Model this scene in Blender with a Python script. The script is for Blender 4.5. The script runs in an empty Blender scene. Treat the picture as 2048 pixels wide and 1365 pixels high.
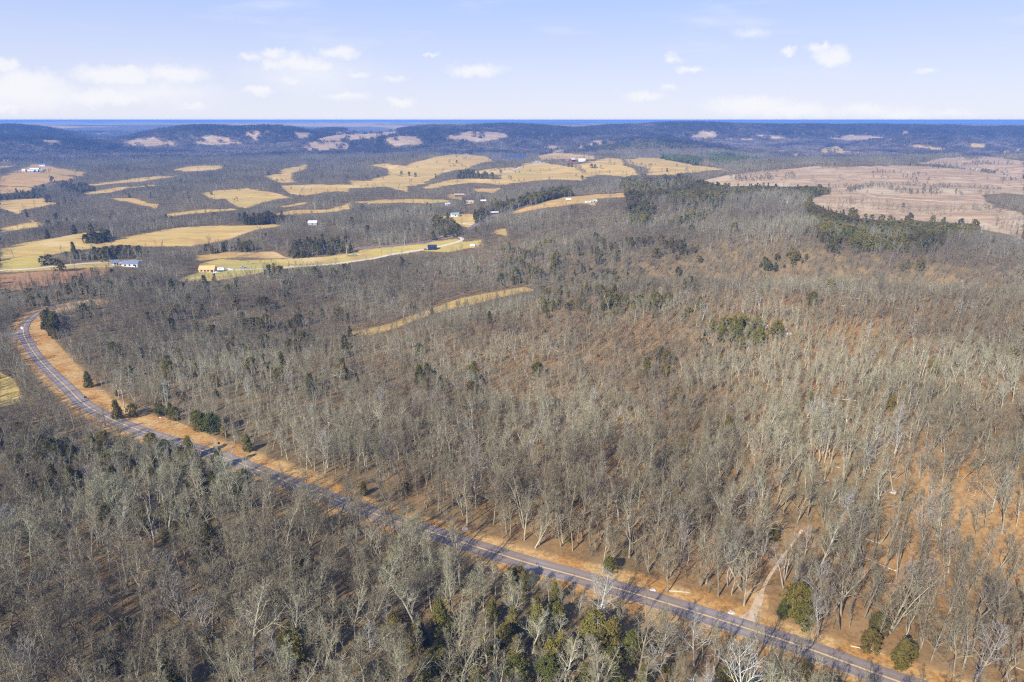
import bpy, math, random
import numpy as np
from math import radians as R, sin, cos, pi, hypot, atan2, tan, atan
random.seed(7)
NP = np.random.default_rng(11)
sc = bpy.context.scene
col = sc.collection

# ------------------------------------------------------------------ camera
FOC, CZ = 1365.0, 120.0
PITCH = atan((682.5 - 240.0) / FOC)
cam_d = bpy.data.cameras.new('camera')
cam_d.sensor_width = 36.0
cam_d.lens = 36.0 * FOC / 2048.0
cam_d.clip_start = 1.0
cam_d.clip_end = 200000.0
cam = bpy.data.objects.new('camera', cam_d)
col.objects.link(cam)
cam.location = (0, 0, CZ)
cam.rotation_euler = (pi / 2 - PITCH, 0, 0)
sc.camera = cam

# ------------------------------------------------------------------ sky, sun, exposure
SUN_EL, SUN_AZ = R(32), R(-143)          # the sun stands behind and to the left of the camera
sc.view_settings.view_transform = 'Standard'
sc.view_settings.look = 'None'
sc.view_settings.exposure = 0.58
sc.view_settings.gamma = 1.0
sc.cycles.max_bounces = 4
sc.cycles.diffuse_bounces = 2
sc.cycles.glossy_bounces = 1
sc.cycles.transmission_bounces = 0
sc.cycles.volume_bounces = 1
sc.cycles.caustics_reflective = False
sc.cycles.caustics_refractive = False
sc.cycles.adaptive_threshold = 0.02
sc.cycles.use_denoising = False
sc.cycles.filter_width = 1.2

sd = (sin(SUN_AZ) * cos(SUN_EL), cos(SUN_AZ) * cos(SUN_EL), sin(SUN_EL))
sun_d = bpy.data.lights.new('sun', 'SUN')
sun_d.energy = 4.6
sun_d.angle = R(0.5)
sun_d.color = (1.0, 0.93, 0.82)
sun = bpy.data.objects.new('sun', sun_d)
col.objects.link(sun)
from mathutils import Vector, Matrix
sun.rotation_euler = Vector(sd).to_track_quat('Z', 'Y').to_euler()
sun.location = (-200, -200, 400)

world = bpy.data.worlds.new('World')
sc.world = world
world.use_nodes = True
NT = world.node_tree
for n in list(NT.nodes):
    NT.nodes.remove(n)


def nd(nt, t, **kw):
    n = nt.nodes.new(t)
    for k, v in kw.items():
        if k.startswith('i_'):
            key = k[2:]
            key = int(key) if key.isdigit() else key.replace('_', ' ')
            n.inputs[key].default_value = v
        else:
            setattr(n, k, v)
    return n


def math_n(nt, op, a, b=None, c=None, clamp=False):
    n = nt.nodes.new('ShaderNodeMath')
    n.operation = op
    n.use_clamp = clamp
    for i, v in enumerate((a, b, c)):
        if v is None:
            continue
        if isinstance(v, (int, float)):
            n.inputs[i].default_value = v
        else:
            nt.links.new(v, n.inputs[i])
    return n.outputs[0]


def vmath(nt, op, a, b=None):
    n = nt.nodes.new('ShaderNodeVectorMath')
    n.operation = op
    for i, v in enumerate((a, b)):
        if v is None:
            continue
        if isinstance(v, tuple):
            n.inputs[i].default_value = v
        else:
            nt.links.new(v, n.inputs[i])
    return n.outputs['Value'] if op in ('LENGTH', 'DOT_PRODUCT') else n.outputs['Vector']


def mixc(nt, f, a, b, mode='MIX'):
    n = nt.nodes.new('ShaderNodeMix')
    n.data_type = 'RGBA'
    n.blend_type = mode
    for s, v in ((n.inputs[0], f), (n.inputs[6], a), (n.inputs[7], b)):
        if isinstance(v, (int, float)):
            s.default_value = v
        elif isinstance(v, tuple):
            s.default_value = v if len(v) == 4 else (*v, 1)
        else:
            nt.links.new(v, s)
    return n.outputs[2]


def maprange(nt, v, a, b, c=0.0, d=1.0, smooth=True):
    n = nt.nodes.new('ShaderNodeMapRange')
    n.interpolation_type = 'SMOOTHSTEP' if smooth else 'LINEAR'
    nt.links.new(v, n.inputs[0])
    for i, q in enumerate((a, b, c, d)):
        n.inputs[i + 1].default_value = q
    return n.outputs[0]


def build_world():
    nt = NT
    out = nt.nodes.new('ShaderNodeOutputWorld')
    bg = nt.nodes.new('ShaderNodeBackground')
    nt.links.new(bg.outputs[0], out.inputs[0])
    sky = nt.nodes.new('ShaderNodeTexSky')
    sky.sky_type = 'NISHITA'
    sky.sun_disc = False
    sky.sun_elevation = SUN_EL
    sky.sun_rotation = SUN_AZ
    sky.altitude = 300
    sky.air_density = 1.0
    sky.dust_density = 0.6
    sky.ozone_density = 2.0
    tc = nt.nodes.new('ShaderNodeTexCoord')
    sep = nt.nodes.new('ShaderNodeSeparateXYZ')
    nt.links.new(tc.outputs['Generated'], sep.inputs[0])
    x, y, z = sep.outputs
    ys = math_n(nt, 'MAXIMUM', y, 0.05)
    u = math_n(nt, 'DIVIDE', x, ys)
    v = math_n(nt, 'DIVIDE', z, ys)
    comb = nt.nodes.new('ShaderNodeCombineXYZ')
    nt.links.new(u, comb.inputs[0])
    nt.links.new(v, comb.inputs[1])
    P0 = comb.outputs[0]
    # billowing of the cloud outlines
    nz = nd(nt, 'ShaderNodeTexNoise', i_Scale=38.0, i_Detail=8.0, i_Roughness=0.68)
    nt.links.new(P0, nz.inputs['Vector'])
    nv = vmath(nt, 'SUBTRACT', nz.outputs['Color'], (0.5, 0.5, 0.5))
    P = vmath(nt, 'ADD', P0, vmath(nt, 'MULTIPLY', nv, (0.062, 0.030, 0.0)))
    blobs = CLOUDS
    acc = None
    for (px, py, hw, hh, s) in blobs:
        dx, dy, dz = ray(px, py)
        u0, v0 = dx / dy, dz / dy
        a = hw / FOC * 1.12
        b = hh / FOC * 1.12
        q = vmath(nt, 'MULTIPLY', vmath(nt, 'SUBTRACT', P, (u0, v0, 0)), (1 / a, 1 / b, 0))
        l = math_n(nt, 'MULTIPLY_ADD', vmath(nt, 'LENGTH', q), -s, s)
        acc = l if acc is None else math_n(nt, 'MAXIMUM', acc, l)
    fac = maprange(nt, acc, -0.20, 0.80)
    # thin high streaks
    st = nd(nt, 'ShaderNodeTexNoise', i_Scale=5.0, i_Detail=5.0, i_Roughness=0.55)
    mp = vmath(nt, 'MULTIPLY', P0, (1.0, 5.0, 1.0))
    nt.links.new(mp, st.inputs['Vector'])
    cir = math_n(nt, 'MULTIPLY', maprange(nt, st.outputs['Fac'], 0.5, 0.78), 0.35)
    # pale milky air towards the horizon
    milk = maprange(nt, z, 0.12, 0.50, 0.92, 0.12, smooth=False)
    base = mixc(nt, 1.0, sky.outputs[0], (0.80, 0.92, 1.35, 1), 'MULTIPLY')
    low = mixc(nt, maprange(nt, z, 0.005, 0.165, smooth=False), (*SKYW, 1), (*SKYT, 1))
    c = mixc(nt, milk, base, low)
    c = mixc(nt, math_n(nt, 'MULTIPLY', cir, maprange(nt, z, 0.02, 0.12)), c, CLOUDC)
    c = mixc(nt, math_n(nt, 'MULTIPLY', fac, 0.82), c, CLOUDC)
    nt.links.new(c, bg.inputs[0])
    bg.inputs[1].default_value = 0.10


SKYW = (5.6, 5.7, 6.35)
SKYT = (3.0, 3.95, 6.5)
CLOUDC = (6.4, 6.4, 6.6, 1)
CLOUDS = [(60, 190, 130, 30, .9), (300, 185, 150, 26, .6), (620, 150, 120, 34, .45), (8, 132, 34, 16, 1.2), (50, 165, 75, 24, 1.3), (20, 178, 90, 24, 1.2), (235, 152, 90, 18, 1.2), (250, 140, 22, 12, 1.1),
          (355, 150, 62, 18, 1.2), (210, 195, 90, 18, 1.3), (10, 216, 50, 8, .8), (388, 212, 34, 7, .7), (500, 113, 30, 9, .8),
          (548, 108, 24, 10, .9), (600, 128, 62, 18, 1.1), (545, 128, 30, 12, .8), (640, 132, 34, 12, .9), (678, 106, 40, 12, 1.0),
          (517, 184, 34, 9, 1.1), (580, 160, 36, 9, .7), (715, 149, 24, 8, .7), (690, 194, 50, 9, .8), (785, 160, 30, 7, .6),
          (803, 205, 30, 9, .9), (952, 140, 56, 12, 1.0), (868, 107, 14, 4, .6), (1346, 117, 20, 9, .9), (1376, 138, 24, 7, .9),
          (1504, 66, 30, 8, .5), (1574, 104, 19, 7, .9), (1640, 98, 24, 8, 1.0), (1665, 116, 40, 18, 1.3), (1853, 142, 22, 6, .8),
          (1286, 190, 40, 8, .8), (1344, 175, 24, 6, .7), (1500, 212, 90, 18, 1.1), (1580, 222, 90, 14, 1.0), (1730, 222, 70, 12, .7),
          (1800, 228, 60, 12, .7), (1900, 226, 60, 8, .5)]


def ray(px, py):
    a = (px - 1024) / FOC
    b = -(py - 682.5) / FOC
    return a, cos(PITCH) + b * sin(PITCH), -sin(PITCH) + b * cos(PITCH)


def proj(x, y, z):
    zz = z - CZ
    dep = y * cos(PITCH) - zz * sin(PITCH)
    up = y * sin(PITCH) + zz * cos(PITCH)
    dep = np.maximum(dep, 1e-3)
    return 1024 + FOC * x / dep, 682.5 - FOC * up / dep


build_world()

# ------------------------------------------------------------------ materials


def mat(name, rough=0.9):
    m = bpy.data.materials.new(name)
    m.use_nodes = True
    nt = m.node_tree
    b = nt.nodes['Principled BSDF']
    b.inputs['Roughness'].default_value = rough
    b.inputs['Specular IOR Level'].default_value = 0.15
    return m, nt, b


def noise(nt, scale, detail=4.0, vec=None, rough=0.55):
    n = nd(nt, 'ShaderNodeTexNoise', i_Scale=scale, i_Detail=detail, i_Roughness=rough)
    if vec is not None:
        nt.links.new(vec, n.inputs['Vector'])
    return n.outputs['Fac']


def simple(name, c, c2=None, scale=1.0, rough=0.85, metal=0.0):
    m, nt, b = mat(name, rough)
    c2 = c2 or tuple(q * 0.72 for q in c)
    g = nt.nodes.new('ShaderNodeNewGeometry')
    f = maprange(nt, noise(nt, scale, 4, g.outputs['Position']), 0.3, 0.7)
    nt.links.new(mixc(nt, f, c, c2), b.inputs['Base Color'])
    b.inputs['Metallic'].default_value = metal
    return m


def tinted(name, tones, rough=0.9, scale=0.6):
    """each copy takes its own tone from the list, with a mottle over it"""
    m, nt, b = mat(name, rough)
    oi = nt.nodes.new('ShaderNodeObjectInfo')
    ramp = nt.nodes.new('ShaderNodeValToRGB')
    ramp.color_ramp.interpolation = 'LINEAR'
    e = ramp.color_ramp.elements
    while len(e) < len(tones):
        e.new(0.5)
    for i, t in enumerate(tones):
        e[i].position = i / (len(tones) - 1)
        e[i].color = (*t, 1)
    nt.links.new(oi.outputs['Random'], ramp.inputs[0])
    g = nt.nodes.new('ShaderNodeNewGeometry')
    f = maprange(nt, noise(nt, scale, 3, g.outputs['Position']), 0.3, 0.7)
    dark = mixc(nt, 1.0, ramp.outputs[0], (0.62, 0.62, 0.62, 1), 'MULTIPLY')
    # stands of the wood differ from one another
    st = maprange(nt, noise(nt, .011, 4, g.outputs['Position']), .36, .64)
    both = mixc(nt, f, ramp.outputs[0], dark)
    stand = mixc(nt, st, (.66, .62, .58, 1), (1.12, 1.14, 1.10, 1))
    nt.links.new(mixc(nt, 1.0, both, stand, 'MULTIPLY'), b.inputs['Base Color'])
    b.inputs['Specular IOR Level'].default_value = 0.05
    return m


M = {}
M['bark'] = tinted('grey_bark', [(.47, .43, .31), (.60, .56, .42), (.32, .275, .195), (.50, .475, .34)])
M['twig'] = tinted('grey_twigs', [(.35, .295, .18), (.45, .40, .265), (.38, .315, .195), (.27, .23, .14), (.40, .40, .25), (.35, .29, .175), (.47, .43, .295)])
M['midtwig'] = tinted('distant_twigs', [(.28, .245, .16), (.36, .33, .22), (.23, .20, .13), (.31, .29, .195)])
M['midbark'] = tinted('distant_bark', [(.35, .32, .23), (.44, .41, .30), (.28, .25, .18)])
M['palebark'] = tinted('pale_bark', [(.55, .52, .45), (.62, .60, .54), (.50, .47, .40)])
M['paletwig'] = tinted('pale_twigs', [(.44, .41, .35), (.50, .47, .42), (.40, .37, .32)])
M['needle'] = tinted('cedar_foliage', [(.17, .165, .040), (.24, .20, .045), (.12, .14, .040), (.28, .21, .055), (.17, .17, .045)], scale=1.5)
M['pine'] = tinted('pine_foliage', [(.16, .21, .05), (.20, .24, .06)], scale=1.5)
M['rust'] = tinted('brown_leaves', [(.30, .15, .06), (.26, .16, .08), (.36, .17, .07)])
M['cedarbark'] = simple('cedar_bark', (.20, .14, .10), scale=3)
for i_, t_ in enumerate([(.09, .074, .066), (.14, .112, .096), (.20, .16, .13), (.26, .215, .17)]):
    M['farwood%d' % i_] = tinted('far_wood', [t_, tuple(q * 1.2 for q in t_)], scale=.02)
M['farcedar'] = tinted('far_cedar', [(.065, .08, .03), (.08, .09, .035)], scale=.02)


def ground_material():
    m, nt, b = mat('ground_cover', 0.95)
    b.inputs['Specular IOR Level'].default_value = 0.0
    at = nt.nodes.new('ShaderNodeAttribute'); at.attribute_name = 'cover'
    at2 = nt.nodes.new('ShaderNodeAttribute'); at2.attribute_name = 'tint'
    s = nt.nodes.new('ShaderNodeSeparateColor'); nt.links.new(at.outputs['Color'], s.inputs[0])
    s2 = nt.nodes.new('ShaderNodeSeparateColor'); nt.links.new(at2.outputs['Color'], s2.inputs[0])
    pos = nt.nodes.new('ShaderNodeNewGeometry').outputs['Position']
    fine = noise(nt, 0.9, 5, pos, .7)
    midn = noise(nt, 0.09, 5, pos, .6)
    big = noise(nt, 0.012, 4, pos)
    streak = noise(nt, 1.0, 4, vmath(nt, 'MULTIPLY', pos, (0.012, 0.09, 0.1)), .6)
    # forest floor: leaf litter
    rust = mixc(nt, maprange(nt, fine, .35, .65), (.47, .245, .072), (.24, .13, .05))
    rust = mixc(nt, maprange(nt, midn, .40, .66), rust, (.40, .24, .11))
    grey = mixc(nt, maprange(nt, fine, .3, .7), (.19, .145, .075), (.12, .095, .052))
    grey = mixc(nt, maprange(nt, midn, .45, .65), grey, (.25, .175, .08))
    patchy = noise(nt, .33, 5, pos, .7)
    rust = mixc(nt, maprange(nt, patchy, .50, .66, 0, .75), rust, (.21, .125, .06))
    rust = mixc(nt, maprange(nt, patchy, .42, .30, 0, .5), rust, (.52, .34, .15))
    floor = mixc(nt, s.outputs[2], grey, rust)
    # pasture
    tan_ = mixc(nt, maprange(nt, streak, .38, .62), (.72, .475, .15), (.54, .33, .095))
    tan_ = mixc(nt, maprange(nt, midn, .45, .7), tan_, (.60, .44, .19))
    grn = mixc(nt, maprange(nt, midn, .35, .65), (.56, .46, .11), (.42, .39, .09))
    pas = mixc(nt, math_n(nt, 'MULTIPLY', s2.outputs[0], maprange(nt, big, .3, .6, .6, 1.0)), tan_, grn)
    mow = maprange(nt, noise(nt, 1.0, 2, vmath(nt, 'MULTIPLY', pos, (0.03, 0.30, 0.1)), .5), .42, .58)
    pas = mixc(nt, math_n(nt, 'MULTIPLY', mow, .28), pas, (.46, .33, .12))
    pas = mixc(nt, maprange(nt, noise(nt, .02, 5, pos, .65), .52, .70, 0, .75), pas, (.44, .27, .11))
    pas = mixc(nt, maprange(nt, big, .44, .30, 0, .6), pas, (.74, .56, .27))
    pas = mixc(nt, maprange(nt, noise(nt, .006, 3, pos), .52, .66, 0, .5), pas, (.46, .40, .13))
    pas = mixc(nt, s2.outputs[1], pas, (.36, .18, .10))
    # brown rough grassland
    pr = mixc(nt, maprange(nt, streak, .35, .65), (.56, .395, .22), (.38, .26, .15))
    pr = mixc(nt, maprange(nt, midn, .5, .66), pr, (.33, .235, .155))
    pr = mixc(nt, maprange(nt, big, .52, .7), pr, (.58, .46, .29))
    c = mixc(nt, s.outputs[0], floor, pas)
    c = mixc(nt, s.outputs[1], c, pr)
    c = mixc(nt, s2.outputs[2], c, mixc(nt, maprange(nt, midn, .38, .62), mixc(nt, maprange(nt, fine, .4, .6), (.54, .285, .08), (.35, .185, .065)), mixc(nt, maprange(nt, fine, .4, .6), (.64, .42, .17), (.44, .27, .11))))
    nt.links.new(c, b.inputs['Base Color'])
    return m


M['ground'] = ground_material()
M['water'], nt_, b_ = mat('lake_water', 0.12)
b_.inputs['Base Color'].default_value = (.012, .07, .34, 1)
b_.inputs['Specular IOR Level'].default_value = 0.08
M['pondwater'] = simple('pond_water', (.26, .31, .20), (.20, .26, .17), .3, .4)


def road_material():
    m, nt, b = mat('asphalt', 0.9)
    pos = nt.nodes.new('ShaderNodeNewGeometry').outputs['Position']
    uvn = nt.nodes.new('ShaderNodeAttribute'); uvn.attribute_name = 'across'
    f = maprange(nt, noise(nt, .6, 5, pos, .7), .3, .7)
    c = mixc(nt, f, (.315, .245, .19), (.25, .195, .15))
    g = maprange(nt, noise(nt, .05, 3, pos), .4, .65)
    c = mixc(nt, g, c, (.33, .28, .25))
    w = math_n(nt, 'ABSOLUTE', math_n(nt, 'SUBTRACT', math_n(nt, 'ABSOLUTE', uvn.outputs['Fac']), 0.5))
    c = mixc(nt, maprange(nt, w, 0.02, 0.30, 0.0, 0.4), c, (.20, .16, .155))
    nt.links.new(c, b.inputs['Base Color'])
    return m


M['road'] = road_material()
M['yellow'] = simple('yellow_paint', (.84, .60, .26), (.74, .52, .22), 2)
M['gravel'] = simple('gravel', (.72, .64, .52), (.60, .52, .40), 1.2)
M['dirt'] = simple('sandy_dirt', (.50, .33, .18), (.66, .52, .36), .5)
M['farroad'] = simple('old_asphalt', (.30, .215, .185), (.25, .18, .16), .5)
M['white'] = simple('white_paint', (.80, .80, .78), (.74, .74, .73), .6, .5)
M['wood'] = simple('new_plywood', (.72, .47, .22), (.62, .38, .16), .9)
M['concrete'] = simple('concrete', (.62, .58, .52), None, .7)
M['greyroof'] = simple('blue_grey_roof', (.20, .25, .33), (.16, .20, .27), .8)
M['blueroof'] = simple('blue_metal', (.12, .22, .50), (.10, .18, .42), .8, .5)
M['navy'] = simple('dark_blue_roof', (.035, .05, .085), (.025, .035, .06), .8)
M['whiteroof'] = simple('white_metal_roof', (.78, .80, .80), (.70, .73, .74), .5, .45)
M['greenroof'] = simple('green_grey_roof', (.30, .40, .37), (.25, .34, .32), .5)
M['redwall'] = simple('red_boards', (.33, .05, .04), None, .7)
M['tanwall'] = simple('tan_siding', (.50, .40, .29), None, .7)
M['brown'] = simple('brown_roof', (.17, .12, .09), None, .7)
M['dark'] = simple('dark_opening', (.02, .02, .025), None, .7)
M['glass'] = simple('window_glass', (.03, .04, .06), None, .7, .15)
M['tyre'] = simple('rubber', (.02, .02, .02), None, .7)
M['polewood'] = simple('pole_wood', (.52, .46, .38), (.40, .35, .29), 1.2)
M['black'] = simple('black_paint', (.015, .015, .015), None, 1)
M['log'] = simple('weathered_log', (.74, .63, .48), (.60, .50, .37), 1.5)
M['silver'] = simple('grey_metal', (.42, .44, .46), None, 1, .4)
M['spoil'] = simple('orange_soil', (.62, .34, .17), None, .2)
M['rock'] = simple('pale_rock', (.66, .60, .52), (.5, .45, .38), .5)

# ------------------------------------------------------------------ object helpers


def tag(o, label=None, cat=None, group=None, kind=None):
    if label: o['label'] = label
    if cat: o['category'] = cat
    if group: o['group'] = group
    if kind: o['kind'] = kind
    return o


class MB:
    def __init__(s):
        s.v = []; s.f = []

    def tube(s, p0, p1, r0, r1, n=6, cap=False):
        p0 = np.asarray(p0, float); p1 = np.asarray(p1, float)
        d = p1 - p0; L = np.linalg.norm(d)
        if L < 1e-6: return
        d /= L
        a = np.cross(d, (0, 0, 1.0) if abs(d[2]) < .9 else (1.0, 0, 0)); a /= np.linalg.norm(a)
        b = np.cross(d, a)
        k = len(s.v)
        for p, r in ((p0, r0), (p1, r1)):
            for i in range(n):
                t = 2 * pi * i / n
                s.v.append(tuple(p + r * (cos(t) * a + sin(t) * b)))
        for i in range(n):
            j = (i + 1) % n
            s.f.append((k + i, k + j, k + n + j, k + n + i))
        if cap:
            s.f.append(tuple(range(k + n - 1, k - 1, -1))); s.f.append(tuple(range(k + n, k + 2 * n)))

    def blade(s, p0, p1, w, q):
        """thin tapering sliver from p0 to p1, q a unit side direction"""
        k = len(s.v)
        s.v.append(tuple(p0 - q * w * .5)); s.v.append(tuple(p0 + q * w * .5)); s.v.append(tuple(p1))
        s.f.append((k, k + 1, k + 2))

    def box(s, c, h, rot=0.0, taper=1.0):
        k = len(s.v)
        for dz in (-1, 1):
            t = 1.0 if dz < 0 else taper
            for dx, dy in ((-1, -1), (1, -1), (1, 1), (-1, 1)):
                x, y = dx * h[0] * t, dy * h[1] * t
                s.v.append((c[0] + x * cos(rot) - y * sin(rot), c[1] + x * sin(rot) + y * cos(rot), c[2] + dz * h[2]))
        for f in ((3, 2, 1, 0), (4, 5, 6, 7), (0, 1, 5, 4), (1, 2, 6, 5), (2, 3, 7, 6), (3, 0, 4, 7)):
            s.f.append(tuple(k + i for i in f))

    def poly(s, pts, faces):
        k = len(s.v)
        s.v += [tuple(p) for p in pts]
        s.f += [tuple(k + i for i in f) for f in faces]

    def mesh(s, name, m):
        me = bpy.data.meshes.new(name)
        me.from_pydata(s.v, [], s.f)
        me.materials.append(m)
        me.update()
        return me

    def build(s, name, m, parent=None):
        o = bpy.data.objects.new(name, s.mesh(name, m))
        col.objects.link(o)
        o.parent = parent
        return o


def empty(name, loc, rz=0, scale=1.0):
    o = bpy.data.objects.new(name, None)
    o.empty_display_size = 0.5
    col.objects.link(o)
    o.location = loc
    o.rotation_euler = (0, 0, rz)
    o.scale = (scale,) * 3
    return o

# ------------------------------------------------------------------ shape of the land


CTRL = []


def ctl(px, py, dist, canopy, rad, z=None):
    if dist > 2800:
        dist = 2800 + (dist - 2800) * .58
        rad *= .82
    x, y, zz = ray(px, py)
    k = dist / hypot(x, y)
    h = CZ + zz * k - (9.0 if dist < 600 else 11.0) * canopy if z is None else z
    CTRL.append((x * k, y * k, h, rad, rad if dist < 2700 else rad * .5))


def ridge(pts, canopy, rad, n=4):
    for (a, b) in zip(pts[:-1], pts[1:]):
        for i in range(n):
            t = i / n
            ctl(*[a[j] * (1 - t) + b[j] * t for j in range(3)], canopy, rad)
    ctl(*pts[-1], canopy, rad)


ROAD_PX = [(2150, 1480), (1970, 1418), (1796, 1363), (1614, 1300), (1480, 1257), (1348, 1215), (1240, 1182), (1162, 1158), (1070, 1132), (980, 1103), (888, 1072),
           (800, 1046), (725, 1021), (650, 994), (571, 964), (498, 935), (430, 910), (360, 888), (290, 866), (225, 842), (170, 812), (138, 780), (103, 743),
           (73, 709), (53, 680), (46, 662), (50, 647), (66, 633), (92, 620), (130, 612), (180, 606)]


def flat(px, py, z=0.0):
    x, y, zz = ray(px, py)
    k = (z - CZ) / zz
    return x * k, y * k


def catmull(P, n=10):
    P = [np.array(p, float) for p in P]
    P = [2 * P[0] - P[1]] + P + [2 * P[-1] - P[-2]]
    out = []
    for i in range(1, len(P) - 2):
        for j in range(n):
            t = j / n
            out.append(0.5 * ((2 * P[i]) + (-P[i - 1] + P[i + 1]) * t + (2 * P[i - 1] - 5 * P[i] + 4 * P[i + 1] - P[i + 2]) * t * t
                              + (-P[i - 1] + 3 * P[i] - 3 * P[i + 1] + P[i + 2]) * t ** 3))
    out.append(P[-2])
    return np.array(out)


ROADW = catmull([flat(*p) for p in ROAD_PX], 12)
for p in ROADW[::8]:
    CTRL.append((p[0], p[1], 0.0, 45.0, 45.0))
ridge([(2400, 590, 470), (2048, 570, 450), (1800, 556, 450), (1540, 552, 450), (1300, 560, 440), (1100, 585, 425), (950, 635, 390), (820, 690, 345)], 1, 52)
ridge([(2400, 700, 330), (2048, 720, 300), (1700, 730, 300), (1400, 740, 300), (1150, 770, 295)], 1, 60)
for px, py, d, z in [(1000, 600, 530, -24), (900, 612, 500, -20), (1300, 548, 555, -38), (1500, 548, 560, -44), (1700, 540, 565, -44), (1850, 540, 565, -44), (2000, 540, 570, -44), (800, 640, 470, -18),
                     (2300, 540, 620, -20), (600, 680, 430, -16), (400, 690, 430, -13), (1080, 577, 560, -20), (700, 668, 440, -18)]:
    ctl(px, py, d, 0, 60, z)
ridge([(1100, 395, 950), (1250, 375, 1000), (1400, 360, 1050), (1550, 374, 1050), (1640, 384, 1000), (1720, 428, 900), (1850, 444, 870), (1960, 458, 850), (2150, 475, 850)], 1, 100)
ridge([(1300, 470, 720), (1480, 412, 800), (1560, 415, 790)], 1, 70)
ridge([(1540, 340, 1500), (1650, 332, 1650), (1800, 332, 1700)], 0, 150)
ridge([(1830, 318, 2200), (1950, 312, 2300), (2100, 320, 2200)], 0, 180)
for px, py, d in [(1740, 372, 1250), (1850, 375, 1250), (1900, 400, 1100), (1990, 440, 980), (2048, 360, 1500)]:
    ctl(px, py, d, 0, 130)
ridge([(850, 325, 1950), (900, 310, 2000), (960, 309, 2000)], 0, 130)
ridge([(1150, 318, 1900), (1250, 316, 1900), (1350, 322, 1850), (1450, 332, 1800)], 0, 150)
for px, py, d in [(1050, 345, 1600), (1150, 350, 1500), (900, 350, 1560), (780, 365, 1450), (480, 382, 1350), (60, 345, 1900), (600, 352, 1700), (400, 335, 2000)]:
    ctl(px, py, d, 0, 140)
for px, py, d in [(400, 455, 880), (250, 480, 800), (500, 452, 890), (100, 505, 740), (560, 540, 660), (420, 545, 650), (700, 520, 690), (850, 497, 740), (930, 470, 800),
                  (650, 410, 1100), (150, 528, 690), (930, 435, 900)]:
    ctl(px, py, d, 0, 110)
for q_ in (2150, 2300, 2450):
    for p_ in (975, 1005, 1035, 1060):
        ctl(p_, 316, q_, 0, 110, -3.5)
for p_ in (975, 1005, 1035, 1060):
    for q_ in (1950, 1800):
        ctl(p_, 325, q_, 0, 90, 3.0 if q_ == 1950 else 8.0)
ridge([(-300, 252, 5200), (0, 249, 5200), (50, 247, 5200), (85, 252, 5200), (120, 262, 5200), (165, 270, 5200)], 1, 300)
ridge([(-200, 272, 3800), (30, 264, 3800), (90, 264, 3800), (140, 272, 3800), (200, 283, 3700)], 1, 240)
ridge([(220, 278, 4200), (280, 263, 4200), (340, 253, 4300), (385, 248, 4300), (430, 251, 4300), (480, 257, 4200), (530, 250, 4200), (565, 246, 4200), (590, 250, 4200), (615, 262, 4100)], 1, 240)
ridge([(640, 256, 4900), (665, 251, 4900), (690, 256, 4900)], 1, 260)
ridge([(640, 275, 3900), (700, 263, 3950), (770, 262, 3900)], 0, 260)
ridge([(590, 292, 3300), (650, 284, 3350), (700, 286, 3300)], 0, 200)
ridge([(800, 262, 4000), (825, 247, 4000), (860, 247, 4000), (900, 250, 4050), (945, 250, 4100), (985, 247, 4400), (1040, 245, 4400), (1080, 249, 4400), (1160, 253, 4500), (1240, 249, 4600)], 1, 300)
ridge([(900, 270, 3500), (950, 264, 3550), (1000, 266, 3500)], 0, 200)
ridge([(770, 276, 3300), (810, 272, 3300), (840, 277, 3300)], 0, 150)
ridge([(1260, 246, 5000), (1330, 242, 5000), (1400, 242, 5100), (1440, 243, 5100), (1500, 246, 5200), (1560, 245, 5200), (1600, 250, 5300), (1660, 247, 5300), (1780, 247, 5400), (1840, 253, 5400),
       (1880, 248, 5500), (1940, 255, 5400), (2000, 252, 5400), (2100, 249, 5500), (2300, 252, 5500)], 1, 300)
ridge([(1150, 292, 2900), (1220, 280, 2950), (1290, 271, 3000), (1340, 272, 3000), (1420, 284, 2900), (1520, 298, 2800)], 1, 190)
ridge([(1780, 268, 4200), (1850, 262, 4200), (1920, 270, 4200)], 1, 250)
ridge([(1000, 258, 4100), (1200, 262, 4000), (1300, 262, 4100)], 1, 250)
for px, py, d, z in [(300, 300, 2900, -8), (100, 300, 2800, -8), (600, 305, 2700, -5), (800, 300, 2700, -6), (1500, 290, 3400, -8), (1700, 285, 3400, -6), (1900, 290, 3300, -8), (450, 290, 3000, -8),
                     (1650, 310, 2700, -8), (1800, 305, 2700, -10), (1080, 300, 2700, -8), (2100, 290, 3300, -8), (-100, 310, 2700, -8), (200, 268, 6300, 0), (720, 258, 6000, 5), (1600, 262, 4300, 12), (1450, 268, 4000, 10), (200, 270, 4500, -5), (205, 270, 5300, -8), (240, 270, 5300, -5), (622, 270, 4700, -10), (625, 270, 4200, 0), (720, 262, 4800, -5), (770, 262, 5200, -5), (780, 262, 4500, -5), (700, 262, 5500, -5), (900, 262, 5300, -5), (500, 262, 5400, -8), (350, 262, 5500, -8), (1120, 262, 5500, -5), (1100, 262, 6500, -50), (0, 262, 4500, 0), (100, 262, 4550, 0), (1500, 300, 4400, 0), (1750, 262, 4700, -5), (1950, 262, 4700, -5), (960, 300, 3000, -8), (1400, 262, 6500, -50), (1800, 262, 6800, -50), (0, 262, 6600, -50), (800, 262, 6800, -50), (400, 262, 6800, -50)]:
    ctl(px, py, d, 0, 380, z)
CT = np.array(CTRL, np.float64)


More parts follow.
